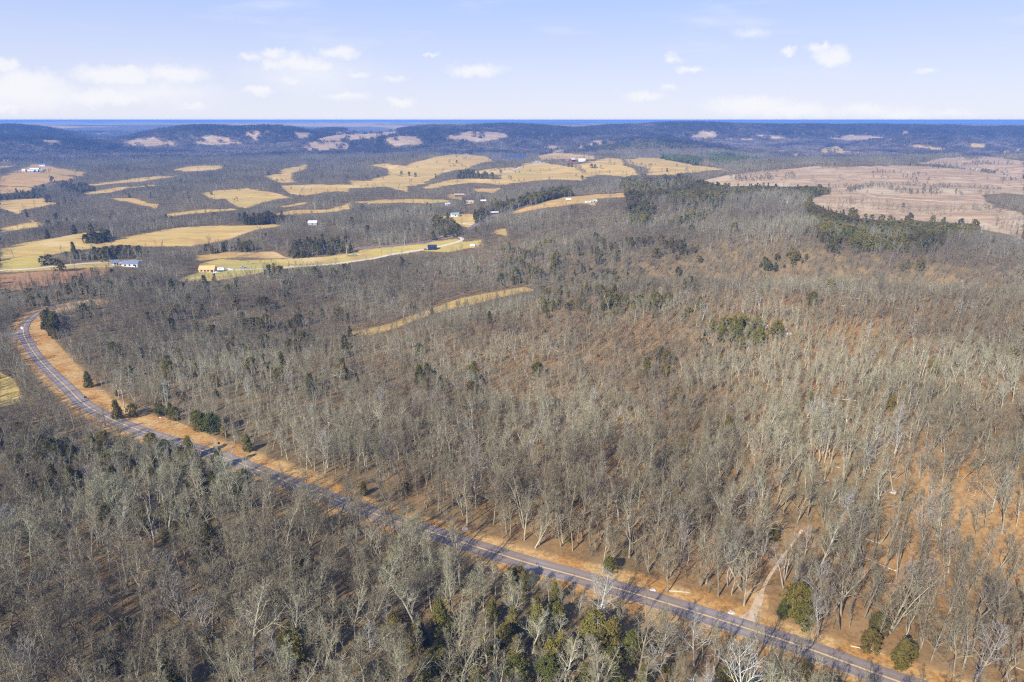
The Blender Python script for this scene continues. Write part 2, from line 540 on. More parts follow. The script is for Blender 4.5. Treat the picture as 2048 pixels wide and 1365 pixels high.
def vnoise(x, y, s, seed):
    """smooth value noise, -1..1"""
    x = np.asarray(x) / s + seed * 17.3; y = np.asarray(y) / s - seed * 9.1
    xi = np.floor(x).astype(np.int64); yi = np.floor(y).astype(np.int64)
    fx = x - xi; fy = y - yi
    fx = fx * fx * (3 - 2 * fx); fy = fy * fy * (3 - 2 * fy)

    def h(a, b):
        n = (a * 374761393 + b * 668265263 + seed * 1442695041) & 0x7fffffff
        n = ((n ^ (n >> 13)) * 1274126177) & 0x7fffffff
        return ((n ^ (n >> 16)) & 0xffff) / 32767.5 - 1
    return (h(xi, yi) * (1 - fx) + h(xi + 1, yi) * fx) * (1 - fy) + (h(xi, yi + 1) * (1 - fx) + h(xi + 1, yi + 1) * fx) * fy


def sstep(a, b, v):
    t = np.clip((v - a) / (b - a), 0, 1)
    return t * t * (3 - 2 * t)


def H(x, y):
    x = np.atleast_1d(np.asarray(x, np.float64)); y = np.atleast_1d(np.asarray(y, np.float64))
    sh = x.shape; x = x.ravel(); y = y.ravel()
    out = np.empty(x.size)
    for a in range(0, x.size, 40000):
        X = x[a:a + 40000]; Y = y[a:a + 40000]
        r = np.hypot(X, Y)
        lo, hi = r.min(), r.max()
        rc = np.hypot(CT[:, 0], CT[:, 1])
        C = CT[(rc > lo - 3.2 * CT[:, 3]) & (rc < hi + 3.2 * CT[:, 3])]
        num = np.zeros(X.size); den = np.full(X.size, 0.22)
        num += den * (-10.0 * sstep(350, 900, r) + 75 * sstep(4700, 8000, r) + sstep(6500, 14000, r) * (14 * vnoise(X, Y, 2500, 9) + 22 * vnoise(X, Y, 5200, 10)))
        for cx, cy, cz, rad, rt in C:
            if rt == rad:
                w = np.exp(-((X - cx) ** 2 + (Y - cy) ** 2) / (rad * rad))
            else:
                L_ = hypot(cx, cy); ux, uy = cx / L_, cy / L_
                w = np.exp(-(((X - cx) * ux + (Y - cy) * uy) / rad) ** 2 - (((Y - cy) * ux - (X - cx) * uy) / rt) ** 2)
            num += w * cz; den += w
        z = num / den
        amp = sstep(120, 600, r)
        z += amp * (2.2 * vnoise(X, Y, 150, 1) + 1.0 * vnoise(X, Y, 60, 2)) + sstep(1500, 3500, r) * (6 * vnoise(X, Y, 620, 3) + 5 * vnoise(X, Y, 260, 4)) + sstep(2800, 4000, r) * 7 * vnoise(X, Y, 330, 6)
        z += sstep(230, 420, r) * (1 - sstep(900, 1300, r)) * 3.5 * vnoise(X, Y, 115, 7)
        z += (1 - amp) * sstep(60, 160, r) * .6 * vnoise(X, Y, 40, 5)
        out[a:a + 40000] = z
    return out.reshape(sh)


def hit(px, py, far=9000):
    """the point of the land seen through a pixel of the photograph"""
    dx, dy, dz = ray(px, py)
    L = hypot(dx, dy)
    t = np.geomspace(90, far, 2600)
    g = H(dx / L * t, dy / L * t) - (CZ + dz / L * t)
    i = np.nonzero(g > 0)[0]
    if not len(i):
        k = t[-1]
    else:
        i = max(i[0], 1)
        a, b = g[i - 1], g[i]
        k = t[i - 1] + (t[i] - t[i - 1]) * (-a / (b - a))
    x, y = dx / L * k, dy / L * k
    return x, y, float(H(x, y)[0])


# ------------------------------------------------------------------ what covers the land (areas traced on the photo)
S = 700 / 2048


def A_(*p): return [(x * S, 220 + y * S) for x, y in p]
def B_(*p): return [(700 + x * S, 220 + y * S) for x, y in p]
def C_(*p): return [(1348 + x * S, 220 + y * S) for x, y in p]


FIELD = [  # (polygon, greenness, redness)
    (A_((560, 790), (760, 745), (950, 705), (1080, 685), (1300, 680), (1500, 676), (1660, 672), (1640, 682), (1500, 700), (1400, 735), (1330, 760), (1150, 785), (1130, 795), (880, 800), (700, 790), (620, 800)), .15, 0),
    (A_((20, 815), (200, 790), (430, 755), (500, 755), (560, 790), (640, 797), (400, 830), (300, 850), (0, 875)), .3, 0),
    (A_((0, 880), (240, 850), (300, 860), (260, 900), (200, 925), (0, 945)), .7, 0),
    (A_((60, 800), (150, 778), (500, 720), (640, 712), (520, 745), (200, 790)), .3, 0),
    (A_((1160, 490), (1300, 470), (1440, 460), (1560, 480), (1630, 495), (1700, 515), (1600, 525), (1540, 540), (1440, 575), (1370, 560), (1330, 520), (1260, 525)), .1, 0),
    (A_((1010, 355), (1100, 335), (1200, 327), (1320, 333), (1260, 350), (1100, 360)), 0, 0),
    (A_((500, 440), (700, 410), (840, 393), (1000, 388), (1040, 375), (1010, 395), (820, 418), (560, 443)), .1, 0),
    (A_((470, 482), (640, 462), (900, 440), (940, 445), (760, 458), (640, 483), (520, 495)), .1, 0),
    (A_((640, 515), (760, 515), (860, 545), (930, 555), (920, 580), (830, 558), (700, 532)), 0, .1),
    (A_((980, 610), (1140, 590), (1380, 573), (1400, 585), (1200, 603), (960, 630)), .2, 0),
    (A_((0, 535), (260, 515), (270, 540), (340, 550), (130, 590), (110, 610), (0, 575)), .1, .1),
    (A_((0, 395), (80, 365), (200, 320), (260, 325), (500, 370), (490, 388), (330, 378), (450, 400), (300, 420), (200, 450), (0, 445)), 0, .35),
    (A_((0, 450), (180, 455), (200, 470), (0, 495)), 0, .2), (A_((0, 328), (110, 320), (60, 335), (0, 347)), 0, .2), (A_((0, 290), (150, 285), (100, 297), (0, 310)), .2, .1),
    (A_((0, 690), (190, 655), (160, 640), (240, 665), (230, 682), (0, 718)), .1, 0),
    (A_((1540, 390), (1640, 375), (1660, 345), (1800, 318), (1800, 350), (1700, 370), (1720, 420), (1640, 430)), 0, 0),
    (A_((1640, 445), (1800, 440), (2048, 440), (2048, 480), (1900, 482), (1800, 500), (1700, 490)), .1, 0),
    (A_((1640, 565), (1790, 540), (1790, 552), (1660, 574)), 0, 0),
    (A_((1600, 605), (1720, 590), (1900, 585), (2048, 546), (2048, 582), (1900, 602), (1740, 612), (1620, 620)), 0, .05),
    (A_((1160, 850), (1300, 838), (1600, 830), (1700, 868), (1400, 862), (1160, 880)), 0, .15),
    (A_((1180, 900), (1280, 875), (1420, 880), (1700, 870), (1900, 855), (2048, 838), (2048, 897), (1800, 915), (1560, 942), (1500, 960), (1400, 975), (1250, 1000), (1040, 1000), (1060, 980), (1150, 950)), .75, 0),
    (A_((0, 940), (300, 912), (620, 885), (800, 878), (820, 905), (640, 920), (300, 938), (0, 955)), .4, .05),
    (A_((0, 965), (330, 942), (620, 925), (680, 945), (420, 1010), (120, 1050), (0, 1065)), .1, .75),
    ([(0, 745), (30, 760), (45, 800), (20, 810), (0, 812)], .4, 0),
    (B_((120, 325), (200, 315), (330, 328), (400, 305), (470, 280), (580, 262), (680, 258), (780, 270), (840, 298), (760, 312), (690, 345), (620, 352), (540, 368), (470, 420), (400, 430), (300, 385), (220, 375), (230, 345)), .15, .05),
    (B_((0, 412), (130, 412), (230, 378), (300, 388), (400, 425), (460, 432), (330, 447), (340, 478), (200, 452), (0, 462)), .1, 0),
    (B_((410, 455), (520, 430), (600, 410), (740, 400), (880, 405), (880, 380), (760, 375), (700, 370), (800, 350), (900, 335), (980, 340), (1020, 312), (1080, 303), (1140, 312), (1260, 332), (1400, 305), (1500, 280),
        (1590, 290), (1600, 320), (1690, 360), (1690, 380), (1600, 395), (1480, 380), (1400, 390), (1360, 415), (1180, 405), (1000, 425), (900, 440), (700, 430), (560, 445), (450, 465)), .15, 0),
    (B_((1090, 270), (1200, 250), (1290, 255), (1440, 270), (1430, 290), (1260, 290), (1120, 292)), 0, .1),
    (B_((1610, 290), (1700, 282), (1800, 285), (1900, 300), (2048, 330), (2048, 365), (1960, 370), (1880, 380), (1740, 385), (1760, 350), (1700, 330), (1620, 310)), .1, 0),
    (B_((0, 545), (200, 528), (350, 522), (560, 525), (600, 535), (480, 550), (300, 545), (100, 552)), .1, 0),
    (B_((440, 630), (600, 625), (740, 612), (740, 660), (760, 672), (700, 692), (650, 682), (600, 640)), .3, 0),
    (B_((0, 830), (80, 820), (240, 800), (440, 780), (500, 765), (620, 750), (660, 770), (780, 760), (760, 800), (560, 830), (420, 822), (250, 847), (130, 872), (0, 892)), .75, 0),
    (B_((500, 745), (620, 730), (560, 752)), .2, 0), (B_((850, 700), (910, 695), (930, 740), (840, 722)), .2, .1),
    (B_((960, 590), (1080, 560), (1200, 520), (1400, 500), (1620, 490), (1610, 512), (1450, 522), (1440, 560), (1350, 547), (1180, 572), (1120, 577), (960, 612)), .0, .2),
    ([(700, 664), (760, 653), (850, 623), (920, 597), (1050, 574), (1072, 580), (1010, 594), (930, 613), (860, 630), (800, 654), (740, 671), (700, 671)], .35, .2),
    (B_((580, 495), (680, 495), (650, 530), (600, 522)), 0, .4), (B_((720, 465), (880, 460), (840, 485), (730, 481)), .1, .2),
    (C_((0, 305), (120, 325), (300, 345), (230, 357), (60, 370), (0, 365)), .1, 0),
    (C_((830, 240), (900, 220), (970, 212), (990, 235), (1120, 250), (1120, 263), (860, 257)), 0, 0),
    (C_((670, 265), (720, 250), (760, 258), (700, 273)), 0, 0), (C_((1330, 205), (1420, 205), (1630, 231), (1560, 240), (1440, 224), (1340, 214)), 0, .1),
    (C_((1700, 210), (1750, 195), (1845, 200), (1830, 219), (1720, 219)), .1, 0), (C_((1920, 215), (1990, 209), (2010, 223)), 0, 0), (C_((1870, 250), (1980, 230), (2048, 228), (2048, 246), (1920, 256)), .3, 0),
    (A_((520, 140), (640, 130), (640, 139), (560, 150)), 0, 0),
]
PRAIRIE = [
    C_((480, 360), (700, 340), (850, 325), (960, 335), (1300, 325), (1480, 330), (1420, 315), (1560, 285), (1700, 272), (1800, 268), (2048, 300), (2048, 500), (1900, 490), (1800, 500), (1880, 570), (2048, 600), (2048, 760), (1900, 720), (1800, 700),
       (1770, 670), (1640, 665), (1400, 650), (1260, 650), (1080, 640), (900, 590), (840, 560), (780, 540), (900, 490), (940, 460), (840, 450), (640, 450), (480, 445), (330, 450), (230, 435), (160, 410), (300, 385)),
    B_((0, 125), (180, 120), (300, 115), (270, 135), (160, 160), (0, 180)), B_((200, 165), (300, 152), (400, 160), (430, 200), (260, 215), (210, 190)),
    B_((540, 160), (680, 130), (800, 128), (920, 140), (930, 160), (860, 170), (780, 190), (640, 175)), B_((1140, 210), (1200, 210), (1280, 230), (1200, 246), (1150, 230)),
    B_((1310, 212), (1440, 181), (1560, 178), (1460, 205), (1330, 227)),
    C_((90, 160), (160, 125), (230, 130), (260, 155), (180, 168)), C_((270, 165), (470, 172), (460, 182), (280, 178)), C_((460, 135), (560, 150), (660, 165), (640, 176), (520, 165)),
    C_((910, 165), (1020, 150), (1240, 155), (1240, 166), (1100, 179), (940, 176)), C_((1330, 130), (1370, 125), (1360, 160), (1330, 150)),
    A_((710, 185), (830, 165), (910, 158), (930, 175), (1020, 190), (1010, 215), (720, 215)), A_((1140, 180), (1180, 155), (1260, 148), (1310, 165), (1400, 190), (1420, 200), (1150, 203)),
    A_((1430, 130), (1530, 122), (1500, 150), (1500, 180), (1440, 150)), A_((1730, 130), (1850, 135), (1760, 175), (1740, 165)), A_((1860, 175), (1960, 135), (2048, 120), (2048, 165), (1900, 187)),
    A_((1750, 200), (1840, 185), (2048, 190), (2048, 230), (1800, 242)), A_((390, 120), (470, 95), (540, 105), (830, 115), (830, 126), (500, 121)), A_((220, 175), (360, 180), (380, 190), (230, 188)),
]
OPEN_ROAD = [[(28, 655), (40, 700), (85, 760), (130, 800), (190, 832), (236, 838), (212, 800), (187, 772), (165, 742), (140, 715), (110, 682), (80, 655), (95, 626), (70, 620), (35, 640)],
             [(240, 826), (270, 824), (330, 835), (400, 862), (470, 897), (560, 932), (640, 962), (700, 985), (760, 1008), (850, 1033), (950, 1068), (1050, 1108), (1150, 1138), (1250, 1163), (1340, 1183), (1440, 1208), (1485, 1222),
              (1495, 1180), (1530, 1180), (1540, 1200), (1530, 1240), (1560, 1248), (1640, 1280), (1740, 1303), (1850, 1338), (1940, 1370), (1810, 1370), (1700, 1338), (1600, 1306), (1500, 1272), (1400, 1240), (1300, 1211), (1200, 1184), (1100, 1156),
              (1000, 1126), (950, 1109), (900, 1090), (860, 1068), (840, 1036), (760, 1008), (690, 981), (640, 966), (610, 958), (570, 948), (520, 931), (450, 894), (400, 872), (340, 848), (290, 836)]]
LAKE = [B_((800, 274), (850, 272), (1000, 267), (1035, 270), (1020, 290), (985, 284), (830, 286))]
POND = [[(690, 512), (698, 508), (712, 507), (722, 510), (718, 514), (702, 515)]]
GREEN = [  # evergreen share
    (C_((0, 395), (40, 400), (140, 440), (330, 455), (600, 455), (900, 460), (900, 490), (780, 530), (700, 500), (500, 500), (300, 540), (0, 560)), .72),
    (C_((770, 550), (900, 580), (1080, 635), (1300, 648), (1600, 662), (1790, 690), (1780, 740), (1600, 760), (1550, 830), (1400, 840), (1200, 830), (950, 850), (860, 830), (820, 700), (780, 620)), .82),
    (C_((500, 910), (640, 880), (780, 868), (760, 905), (640, 945), (500, 945)), .8), (C_((1260, 940), (1400, 915), (1530, 900), (1480, 950)), .5), (C_((0, 560), (300, 540), (200, 640), (0, 680)), .25),
    (B_((1560, 400), (2048, 400), (2048, 560), (1640, 560)), .42), (B_((1640, 560), (1790, 560), (1800, 660), (1620, 700)), .35), (B_((830, 570), (1000, 540), (1200, 480), (1300, 480), (1290, 512), (1100, 545), (960, 585), (860, 608)), .95),
    (B_((1270, 235), (1560, 190), (1800, 150), (2048, 190), (2048, 222), (1700, 230), (1300, 252)), .75), (B_((1820, 260), (1960, 270), (2048, 300), (2048, 328), (1830, 302)), .9), (C_((200, 270), (300, 260), (480, 290), (500, 302), (300, 322), (210, 312)), 1.0),
    (B_((330, 75), (500, 80), (740, 88), (900, 118), (700, 130), (560, 155), (300, 150)), .6), (B_((850, 75), (1100, 72), (1090, 85), (860, 85)), .6), (B_((0, 180), (200, 175), (240, 220), (0, 210)), .6),
    (A_((0, 130), (200, 115), (360, 125), (600, 180), (500, 215), (0, 230)), .6), (A_((1440, 655), (1660, 630), (1700, 655), (1600, 676), (1440, 676)), .95), (A_((620, 180), (900, 110), (1000, 130), (700, 175)), .4), (A_((1500, 90), (1790, 100), (1740, 125), (1500, 120)), .6),
    (A_((1840, 180), (2000, 165), (2020, 182), (1860, 190)), 1.0), (A_((330, 440), (450, 435), (560, 470), (400, 500)), .7), (A_((0, 470), (260, 470), (260, 530), (0, 540)), .45), (A_((440, 770), (520, 740), (650, 740), (650, 775), (440, 800)), .8),
    (A_((380, 830), (820, 810), (850, 860), (560, 885), (380, 870)), .4), (A_((1160, 810), (1500, 800), (1500, 850), (1160, 860)), .25), (A_((1700, 780), (2048, 770), (2048, 855), (1700, 870)), .4),
    (B_((470, 640), (640, 640), (640, 740), (560, 760), (480, 700)), .6), (B_((740, 600), (840, 590), (760, 670), (740, 665)), .9), (B_((640, 370), (800, 370), (800, 405), (640, 405)), .8), (B_((260, 250), (800, 200), (1150, 200), (1150, 250), (500, 255)), .3),
    (A_((1500, 930), (2048, 915), (2048, 985), (1500, 985)), .22), (A_((280, 1010), (560, 1000), (760, 1060), (700, 1120), (300, 1080)), .14),
    ([(228, 790), (262, 792), (300, 815), (400, 850), (470, 885), (560, 925), (640, 952), (630, 965), (560, 935), (470, 897), (400, 868), (330, 838), (250, 830)], .65),
    ([(75, 625), (110, 640), (120, 700), (85, 665)], .7), ([(330, 895), (500, 925), (520, 1000), (400, 1010), (330, 950)], .4), ([(0, 880), (330, 880), (330, 1000), (0, 1010)], .12),
    ([(260, 1040), (420, 1020), (430, 1200), (260, 1180)], .3), ([(0, 1200), (50, 1200), (50, 1300), (0, 1300)], .6), ([(560, 1260), (760, 1210), (900, 1290), (900, 1420), (560, 1420)], .2),
    ([(760, 1270), (1000, 1230), (1320, 1290), (1320, 1450), (760, 1450)], .42), ([(1000, 1150), (1130, 1150), (1110, 1260), (1000, 1260)], .45), ([(1400, 1330), (1700, 1370), (1700, 1450), (1400, 1450)], .4), ([(1760, 1250), (1840, 1280), (1820, 1330), (1740, 1300)], .25),
    ([(1400, 660), (1520, 640), (1540, 700), (1420, 700)], .2), ([(1270, 700), (1340, 690), (1340, 760), (1270, 750)], .14), ([(1060, 580), (1400, 580), (1420, 640), (1080, 640)], .12), ([(500, 650), (620, 650), (640, 760), (520, 740)], .12), ([(830, 690), (960, 690), (960, 830), (830, 820)], .11),
    ([(0, 1000), (700, 1000), (700, 1400), (0, 1400)], .07), ([(1000, 500), (1400, 480), (1400, 560), (1000, 570)], .14), ([(0, 560), (700, 560), (700, 800), (150, 800)], .05),
]


def inpoly(px, py, poly):
    r = np.zeros(px.shape, bool)
    n = len(poly)
    for i in range(n):
        x1, y1 = poly[i]; x2, y2 = poly[(i + 1) % n]
        if y1 == y2: continue
        c = ((y1 > py) != (y2 > py)) & (px < (x2 - x1) * (py - y1) / (y2 - y1) + x1)
        r ^= c
    return r


GW, GH = 2048, 1500


def raster(polys):
    m = np.zeros((GH, GW), np.float32)
    for q in polys:
        poly, v = q if isinstance(q, tuple) else (q, 1.0)
        xs = [p[0] for p in poly]; ys = [p[1] for p in poly]
        x0, x1 = max(int(min(xs)) - 1, 0), min(int(max(xs)) + 2, GW); y0, y1 = max(int(min(ys)) - 1, 0), min(int(max(ys)) + 2, GH)
        gx, gy = np.meshgrid(np.arange(x0, x1) + .5, np.arange(y0, y1) + .5)
        ins = inpoly(gx, gy, poly)
        m[y0:y1, x0:x1] = np.where(ins, np.maximum(m[y0:y1, x0:x1], v), m[y0:y1, x0:x1])
    return m


mField = raster([f[0] for f in FIELD])
mGreenF = raster([(f[0], f[1]) for f in FIELD])
mRedF = raster([(f[0], f[2]) for f in FIELD])
mPrairie = raster(PRAIRIE)
mRoad = raster(OPEN_ROAD)
mLake = raster(LAKE)
mPond = raster(POND)
mEver = raster(GREEN)
mScrub = raster([(C_((300, 395), (380, 370), (540, 368), (600, 400), (560, 420), (400, 425)), .6), (C_((980, 530), (1200, 550), (1400, 572), (1640, 580), (1880, 575), (1880, 602), (1640, 605), (1400, 592), (1200, 575), (980, 545)), .5),
                 (C_((1240, 462), (1400, 470), (1680, 475), (1680, 500), (1400, 500), (1250, 480)), .6), (C_((1340, 400), (1500, 405), (1480, 440), (1330, 430)), .3), (C_((1010, 470), (1180, 440), (1190, 452), (1020, 485)), .7),
                 (C_((1780, 355), (1960, 345), (1960, 375), (1800, 375)), .4), (C_((640, 375), (705, 372), (705, 405), (640, 408)), .7), (C_((840, 330), (960, 325), (960, 345), (850, 345)), .4), (C_((1480, 328), (1620, 330), (1640, 345), (1500, 345)), .5),
                 (C_((1700, 275), (1780, 280), (1780, 305), (1700, 300)), .4), (C_((1380, 370), (1500, 372), (1500, 388), (1380, 388)), .4), (C_((1180, 395), (1270, 395), (1270, 410), (1180, 410)), .5), (C_((1780, 480), (2048, 500), (2048, 600), (1900, 590), (1800, 520)), .7),
                 (C_((1900, 400), (2048, 420), (2048, 440), (1900, 420)), .3), (C_((1500, 590), (1640, 600), (1640, 630), (1520, 620)), .5), (C_((480, 345), (620, 350), (600, 365), (480, 362)), .4), (C_((1850, 620), (2048, 640), (2048, 760), (1900, 720)), .35),
                 (B_((590, 165), (700, 175), (690, 190), (600, 180)), .5), (B_((820, 150), (930, 140), (930, 165), (830, 168)), .5), (A_((1800, 130), (1960, 135), (1860, 170), (1800, 160)), .4)])
mOpen = np.maximum.reduce([np.where(mRedF > .7, 0, mField), mPrairie, mRoad, mLake])


def look(m, px, py, wob=0.0, out=0.0):
    """value of an area map at photo pixels"""
    xi = np.clip(px, -4000, 6000).astype(np.int64); yi = np.clip(py, -4000, 6000).astype(np.int64)
    ok = (xi >= 0) & (xi < GW) & (yi >= 0) & (yi < GH)
    r = np.full(px.shape, out, np.float32)
    r[ok] = m[yi[ok], xi[ok]]
    return r


def edge_px(x, y, px, py):
    """wander the traced borders a little so that they are not ruled lines"""
    f = sstep(350, 700, np.hypot(x, y))
    return px + (1.5 + 3 * f) * vnoise(x, y, 22, 21) + 4 * f * vnoise(x, y, 70, 23), py + (.5 + .6 * f) * vnoise(x, y, 17, 22) + 1.2 * f * vnoise(x, y, 60, 24)


def road_dist(x, y, step=4):
    d = np.full(np.shape(x), 1e9)
    side = np.zeros(np.shape(x))
    P = ROADW
    for a, b in zip(P[:-step:step], P[step::step]):
        ab = b - a; L2 = ab @ ab
        t = np.clip(((x - a[0]) * ab[0] + (y - a[1]) * ab[1]) / L2, 0, 1)
        q = np.hypot(x - a[0] - t * ab[0], y - a[1] - t * ab[1])
        s_ = np.sign(ab[0] * (y - a[1]) - ab[1] * (x - a[0]))
        k = q < d
        d = np.where(k, q, d); side = np.where(k, s_, side)
    return d, side          # side < 0: beyond the road (uphill), > 0: on the camera's side


# ------------------------------------------------------------------ ground sheets


def sub_mesh(name, V, Q, mask, cov, tin, m, label, kind='structure', smooth=True):
    F = Q[mask]
    used = np.unique(F)
    remap = np.full(len(V), -1, np.int64); remap[used] = np.arange(len(used))
    me = bpy.data.meshes.new(name)
    me.vertices.add(len(used)); me.vertices.foreach_set('co', V[used].astype(np.float32).ravel())
    me.loops.add(F.size); me.loops.foreach_set('vertex_index', remap[F].astype(np.int32).ravel())
    me.polygons.add(len(F)); me.polygons.foreach_set('loop_start', np.arange(0, F.size, 4, dtype=np.int32))
    me.polygons.foreach_set('use_smooth', np.full(len(F), smooth))
    for nm, arr in (('cover', cov), ('tint', tin)):
        a = me.color_attributes.new(nm, 'FLOAT_COLOR', 'POINT')
        c = np.ones((len(used), 4), np.float32); c[:, :3] = arr[used]
        a.data.foreach_set('color', c.ravel())
    me.materials.append(m)
    me.update(calc_edges=True)
    o = bpy.data.objects.new(name, me); col.objects.link(o)
    tag(o, label, name.replace('_', ' '), None, kind)
    return o


def build_ground():
    na = 1060
    az = np.linspace(R(-56), R(56), na)
    r = np.concatenate([np.geomspace(12, 110, 30)[:-1], np.geomspace(110, 12000, 1180)[:-1], np.geomspace(12000, 110000, 60)])
    RR, AA = np.meshgrid(r, az, indexing='ij')
    X = RR * np.sin(AA); Y = RR * np.cos(AA)
    Z = H(X, Y)
    px, py = proj(X, Y, Z)
    ex, ey = edge_px(X, Y, px, py)
    lake = look(mLake, px, py) > .5
    lake &= (RR > 1500) & (RR < 3500)
    if lake.any():
        Z[lake] = np.percentile(Z[lake], 30)
    pond = (look(mPond, px, py) > .5) & (RR > 500) & (RR < 900)
    if pond.any():
        Z[pond] = Z[pond].mean() - .3
    near = RR < 6000
    # soften the borders over a few metres (average of shifted look-ups)
    def soft(m):
        return sum(look(m, ex + a, ey + b) for a, b in ((-.8, 0), (.8, 0), (0, -.5), (0, .5), (0, 0))) / 5 * near
    field = soft(mField); prai = soft(mPrairie)
    gr = look(mGreenF, ex, ey); rd = look(mRedF, ex, ey)
    far = sstep(5000, 6500, RR)
    patch = (sstep(.30, .45, vnoise(X * .5, Y, 900, 31)) + sstep(.3, .5, vnoise(X * .35, Y, 2600, 32))) * far
    field = np.clip(np.maximum(field, patch * .9), 0, 1)
    d, side = np.full(X.shape, 1e9), np.zeros(X.shape)
    k = RR < 760
    dd, ss = road_dist(X[k], Y[k]); d[k] = dd; side[k] = ss
    wv = 7.5 + 4.0 * sstep(-20, -150, X) + 2 * vnoise(X, Y, 30, 41) + 1.2 * vnoise(X, Y, 9, 43)
    verge = np.where(side < 0, 1 - sstep(wv * .75, wv * 1.15, d), 1 - sstep(5.0, 8.5, d + 1.5 * vnoise(X, Y, 12, 42)))
    verge = np.maximum(verge, look(mRoad, px, py) * (RR < 760) * (d < 16) * .9)
    # leaf litter is redder on the slope beyond the road
    azp = (px - 1024) / 1024
    rustv = sstep(-.75, .25, azp + .35 * vnoise(X, Y, 120, 51)) * (side <= 0) * (1 - .85 * sstep(440, 620, RR))
    rustv = np.where(side > 0, .30 + .45 * sstep(-.5, .5, azp + .3 * vnoise(X, Y, 40, 52)), np.maximum(rustv, .22 * (RR < 600)))
    rustv = np.where(side > 0, rustv * .75, rustv)
    rustv = .80 * np.clip(rustv * (.62 + .45 * vnoise(X, Y, 26, 53) + .3 * vnoise(X, Y, 9, 54)), 0, 1)
    cov = np.stack([field, prai, rustv], -1).reshape(-1, 3).astype(np.float32)
    tin = np.stack([gr, rd, np.clip(verge, 0, 1)], -1).reshape(-1, 3).astype(np.float32)
    V = np.stack([X, Y, Z], -1).reshape(-1, 3)
    nr = len(r)
    i = np.arange(nr - 1)[:, None] * na + np.arange(na - 1)[None, :]
    Q = np.stack([i, i + na, i + na + 1, i + 1], -1).reshape(-1, 4)[:, ::-1]
    fl = lake.ravel()[Q].all(1); fp = pond.ravel()[Q].all(1)
    ff = (field.ravel()[Q].mean(1) > .5) & ~fl & ~fp
    fg = (prai.ravel()[Q].mean(1) > .5) & ~ff & ~fl & ~fp
    rest = ~(fl | fp | ff | fg)
    sub_mesh('ground', V, Q, rest, cov, tin, M['ground'], 'rolling ground under the woods, covered in brown fallen leaves')
    sub_mesh('pasture', V, Q, ff, cov, tin, M['ground'], 'straw coloured open pastures lying between the bare woods')
    sub_mesh('grassland', V, Q, fg, cov, tin, M['ground'], 'rough pinkish brown grassland on the open hillsides')
    if fl.any(): sub_mesh('lake', V, Q, fl, cov, tin, M['water'], 'narrow deep blue lake behind the pasture hill')
    if fp.any(): sub_mesh('pond', V, Q, fp, cov, tin, M['pondwater'], 'small greenish pond on the lawn above the gravel drive')


build_ground()


def ribbon(name, P, w, m, label, lift=.10, nx=4, kind='structure', jag=0.0, off=0.0, skirt=.5):
    P = np.asarray(P)[:, :2]
    T = np.gradient(P, axis=0); T /= np.linalg.norm(T, axis=1)[:, None]
    N = np.stack([-T[:, 1], T[:, 0]], -1)
    u = np.linspace(-1, 1, nx + 1)
    v = []; ac = []
    ww = w * .5 * (1 + jag * vnoise(P[:, 0], P[:, 1], 7, 61))
    Zc = None
    for k, q in enumerate(u):
        X = P + N * (q * ww + off)[:, None]
        z = H(X[:, 0], X[:, 1]) + lift
        v.append(np.stack([X[:, 0], X[:, 1], z], -1)); ac.append(np.full(len(P), q))
    if skirt:
        a = v[0].copy(); a[:, 2] -= skirt; a[:, :2] -= N * .4
        b = v[-1].copy(); b[:, 2] -= skirt; b[:, :2] += N * .4
        v = [a] + v + [b]; ac = [ac[0]] + ac + [ac[-1]]
    n = len(v); V = np.stack(v, 1).reshape(-1, 3)
    F = []
    for i in range(len(P) - 1):
        for j in range(n - 1):
            F.append((i * n + j, (i + 1) * n + j, (i + 1) * n + j + 1, i * n + j + 1))
    me = bpy.data.meshes.new(name); me.from_pydata(V.tolist(), [], F)
    at = me.attributes.new('across', 'FLOAT', 'POINT')
    at.data.foreach_set('value', np.stack(ac, 1).ravel().astype(np.float32))
    me.materials.append(m); me.update()
    o = bpy.data.objects.new(name, me); col.objects.link(o)
    tag(o, label, name.replace('_', ' '), None, kind)
    return o


def resample(P, step):
    P = np.asarray(P); s = np.concatenate([[0], np.cumsum(np.linalg.norm(np.diff(P, axis=0), axis=1))])
    t = np.arange(0, s[-1], step)
    return np.stack([np.interp(t, s, P[:, 0]), np.interp(t, s, P[:, 1])], -1)


RW = resample(ROADW, 2.0)
ribbon('road', RW, 6.3 - 1.0 * sstep(120, 300, -RW[:, 0]), M['road'], 'two lane purplish asphalt road with a yellow centre line crossing the woods', .14, 6)
for off in (-.13, .13):
    ribbon('centre_line', RW, .18, M['yellow'], 'solid yellow line, %s of the pair along the middle of the asphalt road' % ('upper' if off > 0 else 'lower'), .146, 1, off=off, skirt=0)


def pxline(pts, n=8):
    return catmull([hit(*p)[:2] for p in pts], n)


